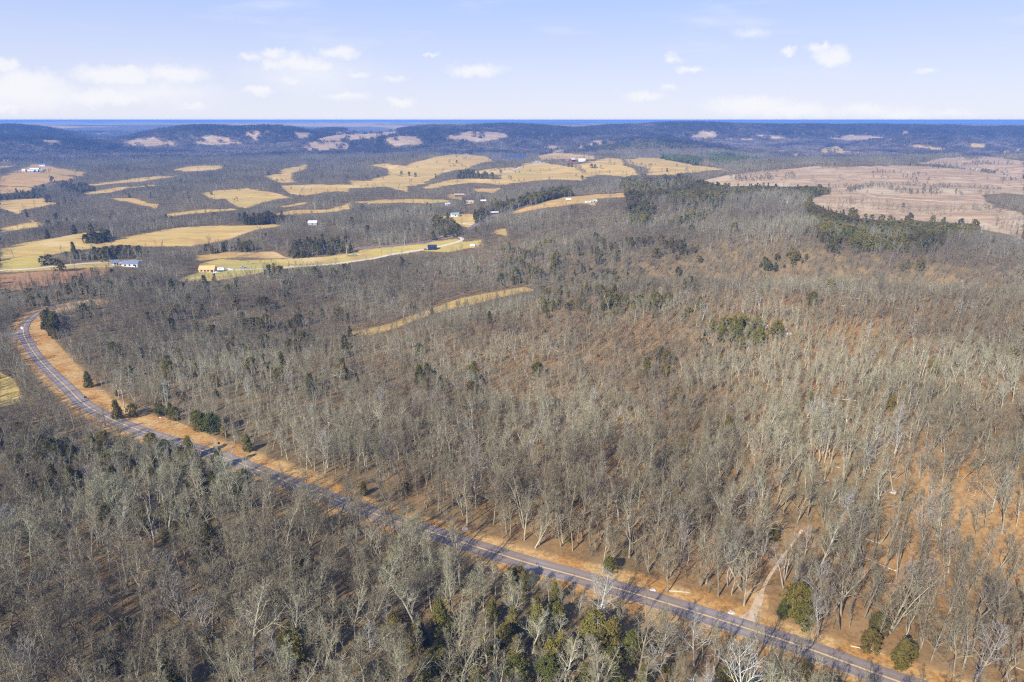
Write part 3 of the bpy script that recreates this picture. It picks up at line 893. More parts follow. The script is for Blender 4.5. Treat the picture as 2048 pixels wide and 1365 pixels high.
def fielddrive():
    ribbon('gravel_drive', resample(pxline([(400, 545), (445, 541), (480, 540), (540, 537), (600, 533), (650, 530), (700, 524), (750, 517), (790, 508), (850, 499), (880, 493), (905, 487), (921, 482), (924, 477), (914, 474)]), 4), 4.2, M['gravel'],
           'pale gravel drive running along the green yellow lawn to the timber house', .12, 2)
    ribbon('gravel_road', resample(pxline([(-120, 550), (-40, 544), (0, 541), (60, 538), (120, 532), (180, 527), (235, 525), (290, 521)]), 4), 5.0, M['gravel'], 'pale gravel lane entering from the left edge past the blue grey roofed house', .12, 2)
    ribbon('highway', resample(pxline([(640, 503), (726, 496), (790, 491), (824, 488), (860, 483), (886, 476), (912, 469), (937, 459), (953, 449), (968, 439), (984, 433), (999, 428), (1030, 418), (1060, 409), (1100, 398), (1140, 389), (1190, 386), (1240, 383)]), 5), 7.5,
           M['farroad'], 'distant pinkish asphalt road climbing past the dark roadside cedars', .15, 2)
    tp = resample(pxline([(1486, 1252), (1500, 1235), (1513, 1212), (1521, 1192), (1535, 1160), (1560, 1122), (1590, 1080), (1606, 1058)]), .8)
    ribbon('dirt_track', tp, np.interp(np.arange(len(tp)), [0, 4, 12, 20, len(tp)], [5.5, 3.2, 2.5, 1.3, .6]), M['dirt'],
           'pale sandy track leaving the asphalt road into the trees on the right', .07, 4, jag=.6)
    ribbon('side_road', resample(pxline([(62, 690), (50, 678), (38, 672), (15, 668), (-40, 668)]), 2), 5.5, M['road'], 'short paved side road leaving the far left bend', .12, 3)
    ribbon('farm_lane', resample(pxline([(1000, 347), (1018, 342), (1035, 337), (1048, 333), (1090, 325), (1110, 322), (1150, 322)]), 6), 6, M['gravel'], 'thin pale lane crossing the far pasture to the farm with the red barn', .2, 1)
    ribbon('hill_track', resample(pxline([(1733, 388), (1745, 393), (1790, 397), (1850, 401), (1900, 405)]), 6), 4, M['dirt'], 'faint sandy track across the round brown grass hill', .2, 1)
    ribbon('side_lane', resample(pxline([(925, 447), (940, 449), (955, 450)]), 4), 3.5, M['gravel'], 'short pale lane joining the distant road beside the small shed field', .12, 1)
    ribbon('quarry_track', resample(pxline([(194, 295), (203, 292), (212, 289)]), 6), 16, M['gravel'], 'bright pale scar of a track low on the far left hill', 1.5, 1)
    ribbon('ridge_track', resample(pxline([(1882, 268), (1890, 273), (1900, 278)]), 6), 10, M['gravel'], 'bright pale track climbing the far right hill', 1.5, 1)


fielddrive()

# ------------------------------------------------------------------ trees


def unit(v):
    return v / (np.linalg.norm(v) + 1e-9)


def perp(rng, d):
    v = rng.normal(size=3); v -= d * (v @ d)
    return unit(v)


FORMS = {  # name: (height, trunk share, limbs, spread angle, length of limbs, bend up, lean, stems)
    'upright': (17, .30, 13, 32, .25, .28, .03, 1), 'slender': (17, .42, 10, 30, .17, .26, .05, 1), 'spreading': (14.5, .24, 12, 54, .38, .14, .04, 1), 'forked': (16, .30, 10, 30, .27, .24, .05, 2),
    'crooked': (12.5, .28, 11, 50, .30, .08, .15, 1), 'leaning': (14, .36, 10, 38, .26, .18, .24, 1), 'bushy': (11, .14, 12, 42, .36, .22, .03, 3), 'tall': (19.5, .38, 14, 34, .22, .26, .02, 1)}
FORM_NAMES = list(FORMS)


def bare_tree(seed, form, lod, wide=1.0):
    rng = np.random.default_rng(seed)
    Ht, share, nl, ang, ll, up, lean, stems = FORMS[form]
    T = MB(); C = MB()
    n1, n2, n3, n4 = {0: (nl, 5, 4, 3), 1: (max(5, nl - 3), 4, 3, 2), 2: (6, 3, 3, 2)}[lod]
    sides = {0: (6, 4, 3), 1: (4, 3, 3), 2: (3, 3, 0)}[lod]
    tw = {0: .034, 1: .075, 2: .24}[lod] * wide
    UP = np.array((0, 0, 1.0))

    def twig(p, d, L, w):
        q = perp(rng, d)
        C.blade(p, p + d * L, w, q)

    def sub(p, d, L, lev):
        e = p + unit(d + UP * .12 + rng.normal(size=3) * .12) * L
        dd = unit(e - p)
        twig(p, dd, L, tw * (1.7 if lev == 3 else 1.3))
        for i in range(n4):
            f = .25 + .75 * (i + rng.random()) / n4
            c = p + (e - p) * f
            twig(c, unit(dd * .8 + perp(rng, dd) * .75 + UP * .18), L * (.75 + .4 * rng.random()) * (1 - .35 * f), tw)

    def limb(p, d, L, r, lev):
        ns = (4, 3)[lev - 1] if lod < 2 else 2
        pts = [p]; dd = d
        for i in range(ns):
            dd = unit(dd + UP * up * (.8 if lev == 1 else .5) + rng.normal(size=3) * (.17 if lod < 2 else .1))
            pts.append(pts[-1] + dd * L / ns)
        for i in range(ns):
            r0 = r * (1 - .8 * i / ns); r1 = r * (1 - .8 * (i + 1) / ns)
            n = sides[lev]
            if n: T.tube(pts[i], pts[i + 1], r0, r1, n)
            else: C.blade(pts[i], pts[i + 1], r0 * 2.2, perp(rng, unit(pts[i + 1] - pts[i])))
        nn = n2 if lev == 1 else n3
        for i in range(nn):
            f = .25 + .75 * (i + rng.random() * .9) / nn
            k = min(int(f * ns), ns - 1); g = f * ns - k
            c = pts[k] * (1 - g) + pts[k + 1] * g if g <= 1 else pts[-1]
            ax = unit(pts[k + 1] - pts[k])
            a = R(38 + 22 * rng.random())
            nd_ = unit(ax * cos(a) + perp(rng, ax) * sin(a) + UP * .1)
            if lev == 1: limb(c, nd_, L * (.55 - .16 * f) * (.8 + .4 * rng.random()), r * .48, 2)
            else: sub(c, nd_, L * (.62 - .15 * f) * (.8 + .4 * rng.random()), 3)
        sub(pts[-1], unit(pts[-1] - pts[-2]), L * .3, 3)

    for s_ in range(stems):
        d0 = unit(np.array((rng.normal() * lean, rng.normal() * lean, 1.0)) + (perp(rng, UP) * .28 if stems > 1 else 0))
        hh = Ht * (1 - .12 * s_)
        ns = 7 if lod < 2 else 3
        pts = [np.zeros(3)]
        dd = d0
        if lean > .1: dd = unit(np.array((lean * 1.6, 0, 1.0)))
        for i in range(ns):
            dd = unit(dd + rng.normal(size=3) * np.array((1, 1, .2)) * (.05 + lean * .4) + UP * .05)
            pts.append(pts[-1] + dd * hh * .92 / ns)
        r0 = Ht * (.0140 if stems == 1 else .011) * (1.25 if form == 'spreading' else 1)
        if lod == 2: r0 *= .9
        for i in range(ns):
            T.tube(pts[i], pts[i + 1], r0 * (1 - .88 * (i / ns) ** 1.1) + .015, r0 * (1 - .88 * ((i + 1) / ns) ** 1.1) + .01, sides[0])
        m = max(3, n1 // stems + (1 if stems > 1 else 0))
        az0 = rng.random() * 6.28
        for i in range(m):
            f = share + (1 - share) * (i + .5 * rng.random()) / m
            k = min(int(f * ns), ns - 1); g = f * ns - k
            c = pts[k] * (1 - g) + pts[k + 1] * g
            az_ = az0 + i * 2.4 + rng.normal() * .3
            a = R(ang * (1.15 - .45 * (f - share) / (1 - share)) + rng.normal() * 5)
            dv = unit(np.array((cos(az_) * sin(a), sin(az_) * sin(a), cos(a))) + dd * .1)
            q = (f - share) / (1 - share)
            L = Ht * ll * (1.05 - .62 * q) * (.8 + .4 * rng.random())
            limb(c, dv, L, r0 * .42 * (1.05 - .6 * q), 1)
        limb(pts[-1], dd, Ht * .14, r0 * .16, 1)
    return T, C


def cedar(seed, lod, kind='cone'):
    rng = np.random.default_rng(seed)
    T = MB(); C = MB()
    Ht = 8.0
    T.tube((0, 0, 0), (0, 0, Ht * .9), .16, .03, 5 if lod == 0 else 3)
    n = {0: 2600, 1: 420, 2: 80}[lod]
    size = {0: .30, 1: .66, 2: 1.45}[lod]
    wid = 2.0 if kind == 'cone' else 2.7
    nc = {0: 85, 1: 45, 2: 26}[lod]
    cl = []
    lean = rng.normal(size=2) * .25
    for i in range(nc):
        t = rng.random() ** (1.2 if kind == 'cone' else .9) if i else 1.0
        if kind == 'cone': prof = (1 - t) ** .75 * (1.0 if t > .1 else .7)
        else: prof = math.sqrt(max(0.02, 1 - ((t - .38) / .62) ** 2)) * (.85 + .3 * rng.random())
        a = rng.random() * 6.28
        rad = wid * prof * (.35 + .72 * rng.random() ** .5)
        if rng.random() < .12: rad *= 1.22
        cl.append((rad * cos(a) + lean[0] * t, rad * sin(a) + lean[1] * t, Ht * (.05 + .93 * t), a))
    for i in range(n):
        cx, cy, cz_, a = cl[i % nc]
        g = rng.normal(size=3) * np.array((.34, .34, .26)) * (1.0 if lod == 0 else 1.15)
        p = np.array((cx, cy, cz_)) + g
        p[2] = max(p[2], .1)
        outd = unit(np.array((cos(a), sin(a), .75)) + rng.normal(size=3) * .55)
        q = perp(rng, outd)
        s_ = size * (.6 + .8 * rng.random())
        C.blade(p - outd * s_ * .3, p + outd * s_ * .9, s_ * .8, q)
        q2 = unit(np.cross(outd, q) + rng.normal(size=3) * .3)
        tg = unit(np.cross(outd, q2) + np.array((0, 0, .35)))
        C.blade(p - tg * s_ * .5, p + tg * s_ * .7, s_ * 1.0, unit(np.cross(tg, outd)))
    return T, C


def cluster(seed, ever):
    """a patch of distant wood, about 24 m across: each crown a loose puff of slivers"""
    rng = np.random.default_rng(seed)
    C = MB()
    for i in range(11):
        a = rng.random() * 6.28; r = 12.5 * math.sqrt(rng.random())
        cx, cy = r * cos(a), r * sin(a)
        ht = (8 if ever else 13) * (.75 + .5 * rng.random())
        wd = (2.4 if ever else 3.8) * (.8 + .4 * rng.random())
        for j in range(17):
            v = rng.normal(size=3); v /= np.linalg.norm(v)
            if ever:
                t = rng.random(); p = np.array((cx + v[0] * wd * (1.1 - t), cy + v[1] * wd * (1.1 - t), ht * (.1 + .85 * t)))
                L, w = 2.0, 1.6
            else:
                p = np.array((cx + v[0] * wd * .8, cy + v[1] * wd * .8, ht * .62 + v[2] * ht * .27)); L, w = 2.8, 1.3
            d = unit(v + np.array((0, 0, .5))); q = perp(rng, d)
            C.blade(p, p + d * L, w, q)
            C.blade(p + d * L * .3, p + d * L * .3 + q * L * .7, w, perp(rng, q))
        if not ever:
            C.blade(np.array((cx, cy, 0.0)), np.array((cx, cy, ht * .8)), .6, np.array((1.0, 0, 0)))
    return C


def joined(name, T, C, mt, mc):
    me = bpy.data.meshes.new(name)
    k = len(T.v)
    me.from_pydata(T.v + C.v, [], T.f + [tuple(k + i for i in f) for f in C.f])
    me.materials.append(mt); me.materials.append(mc)
    mi = np.zeros(len(me.polygons), np.int32); mi[len(T.f):] = 1
    me.polygons.foreach_set('material_index', mi)
    me.update()
    return me


PROTO = {}      # (kind, lod) -> list of (name, T, C)
for f in FORM_NAMES:
    for s_ in range(2):
        PROTO.setdefault(('bare', 0), []).append((f, *bare_tree(100 + 7 * FORM_NAMES.index(f) + s_, f, 0)))
for f in FORM_NAMES:
    PROTO.setdefault(('bare', 1), []).append((f, *bare_tree(300 + FORM_NAMES.index(f), f, 1)))
    if f != 'bushy': PROTO.setdefault(('bare', 2), []).append((f, *bare_tree(400 + FORM_NAMES.index(f), f, 2)))
for f in ('spreading', 'crooked', 'forked'):
    PROTO.setdefault(('pale', 0), []).append((f, *bare_tree(500 + FORM_NAMES.index(f), f, 0, 1.0)))
    PROTO.setdefault(('pale', 1), []).append((f, *bare_tree(520 + FORM_NAMES.index(f), f, 1, 1.0)))
for i, k in enumerate(('cone', 'round', 'cone', 'round')):
    PROTO.setdefault(('cedar', 0), []).append((k, *cedar(600 + i, 0, k)))
    PROTO.setdefault(('cedar', 1), []).append((k, *cedar(620 + i, 1, k)))
    PROTO.setdefault(('cedar', 2), []).append((k, *cedar(640 + i, 2, k)))
for i in range(2):
    PROTO.setdefault(('pine', 2), []).append(('pine', *cedar(660 + i, 2, 'round')))
for i in range(3):
    PROTO.setdefault(('bush', 2), []).append(('bushy', *bare_tree(700 + i, 'bushy', 2, 2.6)))
for f in FORM_NAMES:
    PROTO.setdefault(('bare', 3), []).append((f, *bare_tree(750 + FORM_NAMES.index(f), f, 2, 2.0)))
MATS = {'bush': ('twig', 'twig'), 'bare': ('bark', 'twig'), 'pale': ('palebark', 'paletwig'), 'cedar': ('cedarbark', 'needle'), 'pine': ('cedarbark', 'pine')}


def candidates(r0, r1, s, seed, half=R(43)):
    rng = np.random.default_rng(seed)
    g = np.arange(-r1, r1, s); h = np.arange(0, r1, s)
    X, Y = np.meshgrid(g, h)
    X = (X + rng.random(X.shape) * s * .95).ravel(); Y = (Y + rng.random(Y.shape) * s * .95).ravel()
    r = np.hypot(X, Y); a = np.abs(np.arctan2(X, Y))
    lim = half if r0 > 300 else half + .15
    k = (r > r0) & (r <= r1) & (a < lim)
    return X[k], Y[k], rng


TREES = []      # arrays: x, y, z, scale, rot, kind(0 bare 1 pale 2 cedar 3 pine), variant, lod


def plant_zone(r0, r1, s, lod, seed):
    X, Y, rng = candidates(r0, r1, s, seed)
    Z = H(X, Y)
    px, py = proj(X, Y, Z)
    ex, ey = edge_px(X, Y, px, py)
    n = len(X)
    r = np.hypot(X, Y)
    ev = look(mEver, ex, ey, out=.1) * (1 + .7 * vnoise(X, Y, 28, 71) + .3 * vnoise(X, Y, 11, 77))
    isev = rng.random(n) < np.clip(np.where(ev < .13, ev * .5, ev), .005, 1)
    kind = np.where(isev, 2, 0)
    pinezone = (look(PINE, ex, ey) > .5)
    kind = np.where(isev & pinezone, 3, kind)
    pale = (~isev) & (rng.random(n) < .045 + .05 * (px > 1300) * (py > 1100)) & (lod < 2)
    kind = np.where(pale, 1, kind)
    sc_ = np.clip(rng.normal(1, .22, n), .45, 1.6) * (.93 - .40 * sstep(160, 300, r) + .12 * sstep(700, 1200, r)) * (1 + .18 * vnoise(X, Y, 70, 76))
    under = (~isev) & (rng.random(n) < (.22 if lod == 0 else .12)); sc_ = np.where(under, sc_ * .55, sc_)
    sc_ = np.where(isev, np.clip(rng.normal(.80, .24, n), .35, 1.4) + .2 * sstep(700, 1000, r), sc_)
    # thinner and smaller to the camera's side of the road on the left
    ht = np.where(isev, 8.0, 15.0) * sc_
    keep = np.ones(n, bool)
    dens = vnoise(X, Y, 45, 72) * .5 + .5
    keep &= rng.random(n) < (.78 + .22 * dens)
    if r0 < 760:
        d, side = road_dist(X, Y)
        cl = np.where(side < 0, 7.0 + 4 * sstep(-20, -150, X) * (ev < .5) + 2 * vnoise(X, Y, 30, 41) + 2 * rng.random(n), np.where(X < -40, 4.4, 5.2) + 1.5 * rng.random(n))
        keep &= d > cl
        tr = np.min(np.hypot(X[:, None] - TRACK[None, ::3, 0], Y[:, None] - TRACK[None, ::3, 1]), axis=1)
        keep &= tr > 3.6
    op = look(mOpen, ex, ey)
    keep &= op < .5
    scrub = look(mRedF, ex, ey) > .7
    keep &= ~scrub | (rng.random(n) < .28)
    sc_ = np.where(scrub & ~isev, sc_ * .5, sc_)
    # a crown that would stand across an open strip seen behind it grew smaller, or not at all
    slack = rng.random(n) < np.where((r < 640) & (r > 420), .36, .06)
    for f in (1.0, .78, .6, .45, .33):
        bad = np.zeros(n, bool)
        for q in (.3, .5, .75, .95):
            _, ty = proj(X, Y, Z + ht * q)
            bad |= look(mOpen, px, ty) > .5
        bad &= ~slack
        if f == .33:
            keep &= ~bad
        else:
            nx = {1.0: .78, .78: .77, .6: .75, .45: .73}[f]
            sc_ = np.where(bad, sc_ * nx, sc_); ht = np.where(bad, ht * nx, ht)
    # scattered bushes over the brown grassland
    pr = (look(mPrairie, px, py) > .5) & (rng.random(n) < .6 * sstep(.35, .75, vnoise(X * .4, Y * 1.8, 90, 73) + .35 * vnoise(X, Y, 25, 74)) + .008) & (mField[np.clip(py, 0, GH - 1).astype(int), np.clip(px, 0, GW - 1).astype(int)] < .5)
    scr = (rng.random(n) < look(mScrub, ex, ey) * .8) & (op > .5)
    pr |= scr
    fieldtree = (look(mField, px, py) > .5) & (r0 > 560) & (rng.random(n) < .002 + .10 * (vnoise(X, Y, 60, 75) > .55)) & (np.abs(py - 530) > 30)
    pr |= fieldtree
    sc_ = np.where(pr, np.where(scr, .28, .18) + .42 * rng.random(n) ** 1.5, sc_)
    keep |= pr
    if lod == 2: kind = np.where(pr & (kind != 2), 4, kind)
    sc_ = np.where(kind == 4, sc_ * .8, sc_)
    var = rng.integers(0, 1 << 20, n)
    TREES.append((X[keep], Y[keep], Z[keep] - .05, sc_[keep], rng.random(n)[keep] * 6.283, kind[keep], var[keep], np.full(keep.sum(), lod)))


PINE = raster([B_((1820, 260), (1960, 270), (2048, 300), (2048, 328), (1830, 302)), C_((200, 270), (300, 260), (480, 290), (500, 302), (300, 322), (210, 312)), C_((0, 250), (150, 262), (160, 300), (0, 280))])
TRACK = pxline([(1486, 1252), (1500, 1235), (1515, 1210), (1524, 1192), (1535, 1160), (1560, 1120), (1590, 1080), (1606, 1058)])
plant_zone(75, 225, 4.0, 0, 1)
plant_zone(225, 340, 3.3, 0, 5)
plant_zone(340, 560, 3.3, 1, 2)
plant_zone(560, 1050, 3.9, 1, 3)
plant_zone(1050, 2700, 6.3, 2, 4)

# single trees traced from the photo: kind, px, py of the foot, height in metres, form, label
ORD = ['first', 'second', 'third', 'fourth', 'fifth', 'sixth', 'seventh', 'eighth', 'ninth', 'tenth', 'eleventh', 'twelfth', 'thirteenth', 'fourteenth', 'fifteenth', 'sixteenth', 'seventeenth', 'eighteenth', 'nineteenth', 'twentieth']
SINGLE = []


def one(kind, px, py, h, form, label, group=None):
    SINGLE.append((kind, px, py, h, form, label, group))


one('pale', 1191, 1262, 17, 'spreading', 'big pale tree fanning out just below the asphalt road, widest of the near crowns')
one('pale', 1636, 1272, 11, 'spreading', 'low pale tree with drooping fanned branches beside the road, right of two cedars')
one('pale', 1948, 1372, 17, 'spreading', 'bright white limbed tree at the lower right corner of the photo')
one('pale', 1332, 1368, 12, 'crooked', 'whitish gnarled tree at the bottom edge, left of another whitish tree')
one('pale', 1388, 1332, 13, 'spreading', 'white limbed tree below the road, right of the whitish gnarled tree')
one('bare', 1488, 1212, 15, 'spreading', 'wide grey tree standing right beside the mouth of the sandy track')
one('bare', 1492, 1352, 17, 'upright', 'dark grey tree below the road whose crown covers the yellow line near the track')
one('bare', 1574, 1352, 15, 'leaning', 'leaning dark tree whose twigs hang over the road right of the track mouth')
one('cedar', 1564, 1234, 5.5, 'cone', 'small pointed olive cedar standing alone right of the sandy track')
one('cedar', 1608, 1254, 6.5, 'round', 'bushy bright green cedar on the verge, second right of the track')
one('cedar', 1219, 1146, 5, 'round', 'small round cedar alone on the upper verge near the middle of the road')
one('cedar', 1738, 1302, 6, 'round', 'dull green cedar on the upper verge, left of a taller cedar')
one('cedar', 1800, 1334, 8, 'cone', 'tall green cedar near the lower right verge, tangled in pale branches')
one('cedar', 1262, 1318, 7.5, 'round', 'bright yellow green round cedar low in the middle right, largest of its clump')
one('cedar', 1228, 1338, 6, 'round', 'smaller green cedar tucked left of the bright yellow green round cedar')
one('cedar', 1035, 1372, 8, 'round', 'round green cedar cut by the bottom edge, left of two')
one('cedar', 1095, 1374, 8, 'round', 'round green cedar cut by the bottom edge, right of two')
one('cedar', 1020, 1190, 8, 'cone', 'pointed cedar just below the road, left of the big pale tree')
one('cedar', 728, 990, 5, 'cone', 'small cedar alone on the leafy upper verge left of the middle')
one('cedar', 65, 612, 7, 'round', 'dark round cedar above the far bend of the road')
one('cedar', 178, 775, 8, 'cone', 'dark cedar standing where the left verge meets the wood')
one('cedar', 236, 838, 8.5, 'cone', 'tall dark cedar beside the pale utility pole')
one('cedar', 268, 834, 6, 'round', 'round olive cedar right of the pale utility pole')
one('pale', 458, 958, 15, 'forked', 'white forked tree at the lower road edge, near the road bend')
one('pale', 425, 1296, 15, 'spreading', 'pale spreading tree alone low in the left wood')
one('bare', 412, 1352, 18, 'tall', 'tall dark trunked tree low in the left wood, below the pale spreading tree')
one('bare', 1334, 1186, 13, 'crooked', 'pale trunked crooked tree on the upper verge above a fallen branch')
one('bare', 575, 1150, 17, 'slender', 'slender dark trunked tree in a gap of orange leaves below the road')
one('bare', 700, 1050, 18, 'slender', 'slender tree leaning over the road where it passes behind branches')
for px, py, h, f, lab in [(1058.6, 333.5, 14, 'spreading', 'first round bare tree from the left on the far golden pasture'), (1076, 331.5, 13, 'spreading', 'bare tree in front of the small grey shed on the golden pasture'),
                          (1121, 334, 16, 'spreading', 'bare spreading tree on the golden pasture below the red barn'), (1219.5, 331.5, 16, 'spreading', 'bare tree alone on the right part of the golden pasture'),
                          (1200.7, 339, 11, 'bushy', 'round twiggy bush right of two dark cedars on the pasture'), (1046, 341, 15, 'spreading', 'bare tree at the lower end of the pale farm lane'),
                          (1022.6, 363, 12, 'bushy', 'low twiggy thicket near the lower edge of the golden pasture'), (461, 516, 15, 'spreading', 'large dense bare tree at the top of the green lawn'),
                          (495.6, 529.5, 7, 'bushy', 'dark low bush on the green lawn, left of two'), (521, 528.5, 7, 'bushy', 'greyer low bush on the green lawn, right of two'), (142, 531, 11, 'forked', 'bare tree beside the pale gravel lane at left'),
                          (226, 541.5, 12, 'spreading', 'bare tree in front of the small pale blue shed'), (27, 515, 12, 'spreading', 'lone bare tree in the left pasture near the edge'), (805, 502.5, 9, 'spreading', 'small bare tree between distant road and gravel drive'),
                          (838.5, 490.5, 12, 'spreading', 'bare tree beside the distant road above the navy roofed cabin'), (965, 497, 12, 'spreading', 'bare tree right of the white camper in the small clearing'), (873, 329, 10, 'bushy', 'small round bush on the far pasture hill'),
                          (898, 328.5, 13, 'bushy', 'wider round bush on the far pasture hill'), (1371, 346, 12, 'bushy', 'round grey bush on the far right pasture'), (1500, 1420, 16, 'upright', None)]:
    if lab: one('bare', px, py, h, f, lab)
one('pale', 630, 420, 24, 'slender', 'tall white snag standing above the distant wood edge')
one('pale', 692, 512, 17, 'forked', 'white barked tree at the wood edge left of the pond')
for px, py, h, f, lab in [(1137.5, 334, 9, 'round', 'left cedar of the dark pair below the red barn'), (1143.8, 334.5, 10, 'cone', 'right cedar of the dark pair below the red barn'), (1182.6, 336.5, 10, 'round', 'left cedar of the dark pair on the golden pasture, left of the bush'),
                          (1189.8, 337, 9, 'round', 'right cedar of the dark pair on the golden pasture, beside the bush'), (1001.5, 347, 8, 'round', 'cedar at the foot of the pale farm lane'), (984, 358, 13, 'round', 'big dark cedar right of the dark cedar row'),
                          (1164, 359, 8, 'round', 'round cedar at the lower end of the pasture gully'), (949.5, 439, 7, 'round', 'round dark cedar alone in the small shed field'), (867.5, 480.5, 10, 'cone', 'dark pointed cedar beside the distant road'),
                          (889.7, 475.5, 8, 'cone', 'smaller pointed cedar right of the dark pointed cedar by the distant road'), (99, 530, 9, 'round', 'round cedar above the pale gravel lane at left'), (87, 531, 8, 'round', 'leftmost cedar above the pale gravel lane'),
                          (116, 542, 10, 'round', 'dark cedar below the pale gravel lane'), (126, 543, 7, 'round', 'small cedar right beside the dark cedar below the gravel lane'), (208.5, 524.5, 11, 'round', 'dark cedar left of the small pale blue shed'),
                          (183, 472, 14, 'cone', 'tall dark cedar rising above the cedar clump in the left pasture'), (540, 558, 12, 'cone', 'triangular cedar at the lower edge of the lawn'), (560, 557, 11, 'round', 'ragged dark cedar right of the triangular cedar'),
                          (818, 352, 9, 'round', 'first of three cedars stepping down the far pasture'), (803, 350, 9, 'round', 'cedar left of the three stepping down the far pasture'), (831, 354, 9, 'round', 'last of three cedars stepping down the far pasture'), (1334, 344, 8, 'cone', 'pointed cedar alone on the far right pasture'), (913.6, 327, 8, 'round', 'dark cedar right of the bushes on the far pasture hill'),
                          (105, 365, 12, 'round', 'dark cedar on the red brown farm slope at far left'), (97, 404, 12, 'round', 'dark cedar at the tip of the far left pasture'), (361, 367, 9, 'round', 'lone small cedar at the left end of the far pasture'), (423, 390, 6, 'round', 'tiny cedar alone in the oval pasture')]:
    one('cedar', px, py, h, f, lab)
for i, x in enumerate(np.linspace(944, 974, 6)):
    one('cedar', x, 357.5 + .3 * (i % 2), 10 + (i % 3), 'cone', '%s dark cedar of the row of six on the far pasture' % ('first', 'second', 'third', 'fourth', 'fifth', 'last')[i], 'row of cedars on the far pasture')
for i, (x, y) in enumerate([(172, 487), (181, 486), (190, 485), (199, 483.5), (208, 482), (216, 481)]):
    one('cedar', x, y, 9 + (i % 3), 'round', '%s cedar from the left in the dark clump of the left pasture' % ('first', 'second', 'third', 'fourth', 'fifth', 'last')[i], 'clump of cedars in the left pasture')
for i, (x, y) in enumerate([(1150, 336), (1155, 338), (1158, 335), (1152, 341), (1157, 343), (1161, 345), (1164, 348), (1168, 349.5), (1160, 340)]):
    one('bare', x, y, 11, 'bushy', '%s bare bush down the gully that cuts the golden pasture' % ORD[i], 'bushes in the pasture gully')
for i, (x, y) in enumerate([(1262, 330), (1266, 334), (1272, 338), (1280, 342), (1288, 345), (1292, 340), (1298, 346), (1284, 336)]):
    one('bare', x, y, 13, 'bushy', '%s bare tree down the gully between the two far right pastures' % ORD[i], 'trees in the right pasture gully')
OBJ_MESH = {}


def part_mesh(kind, i, which, lod=0):
    key = (kind, i, which, lod)
    if key not in OBJ_MESH:
        f, T, C = PROTO[(kind, lod)][i]
        nm = 'trunk' if which == 0 else 'crown'
        OBJ_MESH[key] = (T if which == 0 else C).mesh(nm, M[MATS[kind][which]])
        OBJ_MESH[key].name = nm
    return OBJ_MESH[key]


def tree_object(kind, i, x, y, z, s, rot, label, cat, group, name, lod=0):
    o = empty(name, (x, y, z), rot, s)
    tag(o, label, cat, group)
    for w, nm in ((0, 'trunk'), (1, 'crown')):
        c = bpy.data.objects.new(nm, part_mesh(kind, i, w, lod))
        col.objects.link(c)
        c.parent = o
    return o


NAMES = {'bare': 'bare_tree', 'pale': 'pale_tree', 'cedar': 'cedar_tree'}
n_single = {'bare': 0, 'pale': 0, 'cedar': 0}
single_xy = []
for kind, px, py, h, form, label, group in SINGLE:
    x, y, z = hit(px, py)
    dd_ = hypot(x, y)
    lod = 0 if dd_ < 450 else 1 if dd_ < 1000 or kind == 'pale' else 3 if kind == 'bare' else 1
    opts = [i for i, p in enumerate(PROTO[(kind, lod)]) if p[0] == form] or [0]
    i = opts[int(px) % len(opts)]
    base_h = 8.0 if kind == 'cedar' else FORMS[PROTO[(kind, lod)][i][0]][0]
    tree_object(kind, i, x, y, z - .1, h / base_h, (px * 1.7) % 6.28, label, 'cedar' if kind == 'cedar' else 'tree', group, NAMES[kind], lod)
    n_single[kind] += 1
    single_xy.append((x, y, 3.2 if hypot(x, y) < 400 else 5))
single_xy = np.array(single_xy)

X, Y, Z, SC, ROT, KD, VR, LD = [np.concatenate([t[i] for t in TREES]) for i in range(8)]
# leave room around the traced trees
nearm = np.ones(len(X), bool)
for x, y, r_ in single_xy:
    nearm &= (X - x) ** 2 + (Y - y) ** 2 > r_ * r_
# yards and clearings in front of the buildings: px, py of the foot, half width, height in photo pixels
CLEAR = [(624, 451, 13, 9), (609, 452, 6, 3), (660, 455, 12, 6), (413, 545, 26, 12), (441, 541, 14, 9), (864, 500, 20, 11), (909, 434, 12, 8), (259, 534, 20, 9), (228, 531, 9, 8), (946, 494, 10, 8), (1137, 401, 8, 5), (1183, 406, 16, 7), (918, 394, 12, 5),
         (895, 411, 7, 4), (940, 408, 10, 5), (966, 406, 8, 4), (989, 430, 9, 4), (1144, 323, 10, 7), (1164, 323, 12, 6), (1076, 326, 9, 5), (1125, 322, 8, 4), (84, 333, 12, 6), (66, 343, 24, 8), (1010, 318, 46, 7), (485, 536, 6, 5), (252, 829, 4, 22), (438, 893, 6, 9), (321, 843, 5, 9), (45, 663, 5, 8)]
px_, py_ = proj(X, Y, Z)
_, ty_ = proj(X, Y, Z + np.where(KD == 2, 8.0, 15.0) * SC)
for cx_, cy_, hw_, hh_ in CLEAR:
    db_ = hypot(*hit(cx_, cy_)[:2])
    nearm &= ~((np.abs(px_ - cx_) < hw_) & (ty_ < cy_ - .8) & (py_ > cy_ - hh_ * .3) & (np.hypot(X, Y) < db_ + 12) & (np.hypot(X, Y) > db_ - 90))


def in_frame(x, y, z, h):
    px, py = proj(x, y, z); tx, ty = proj(x, y, z + h)
    return (px > -30) & (px < 2078) & (ty < 1375) & (py > 0)




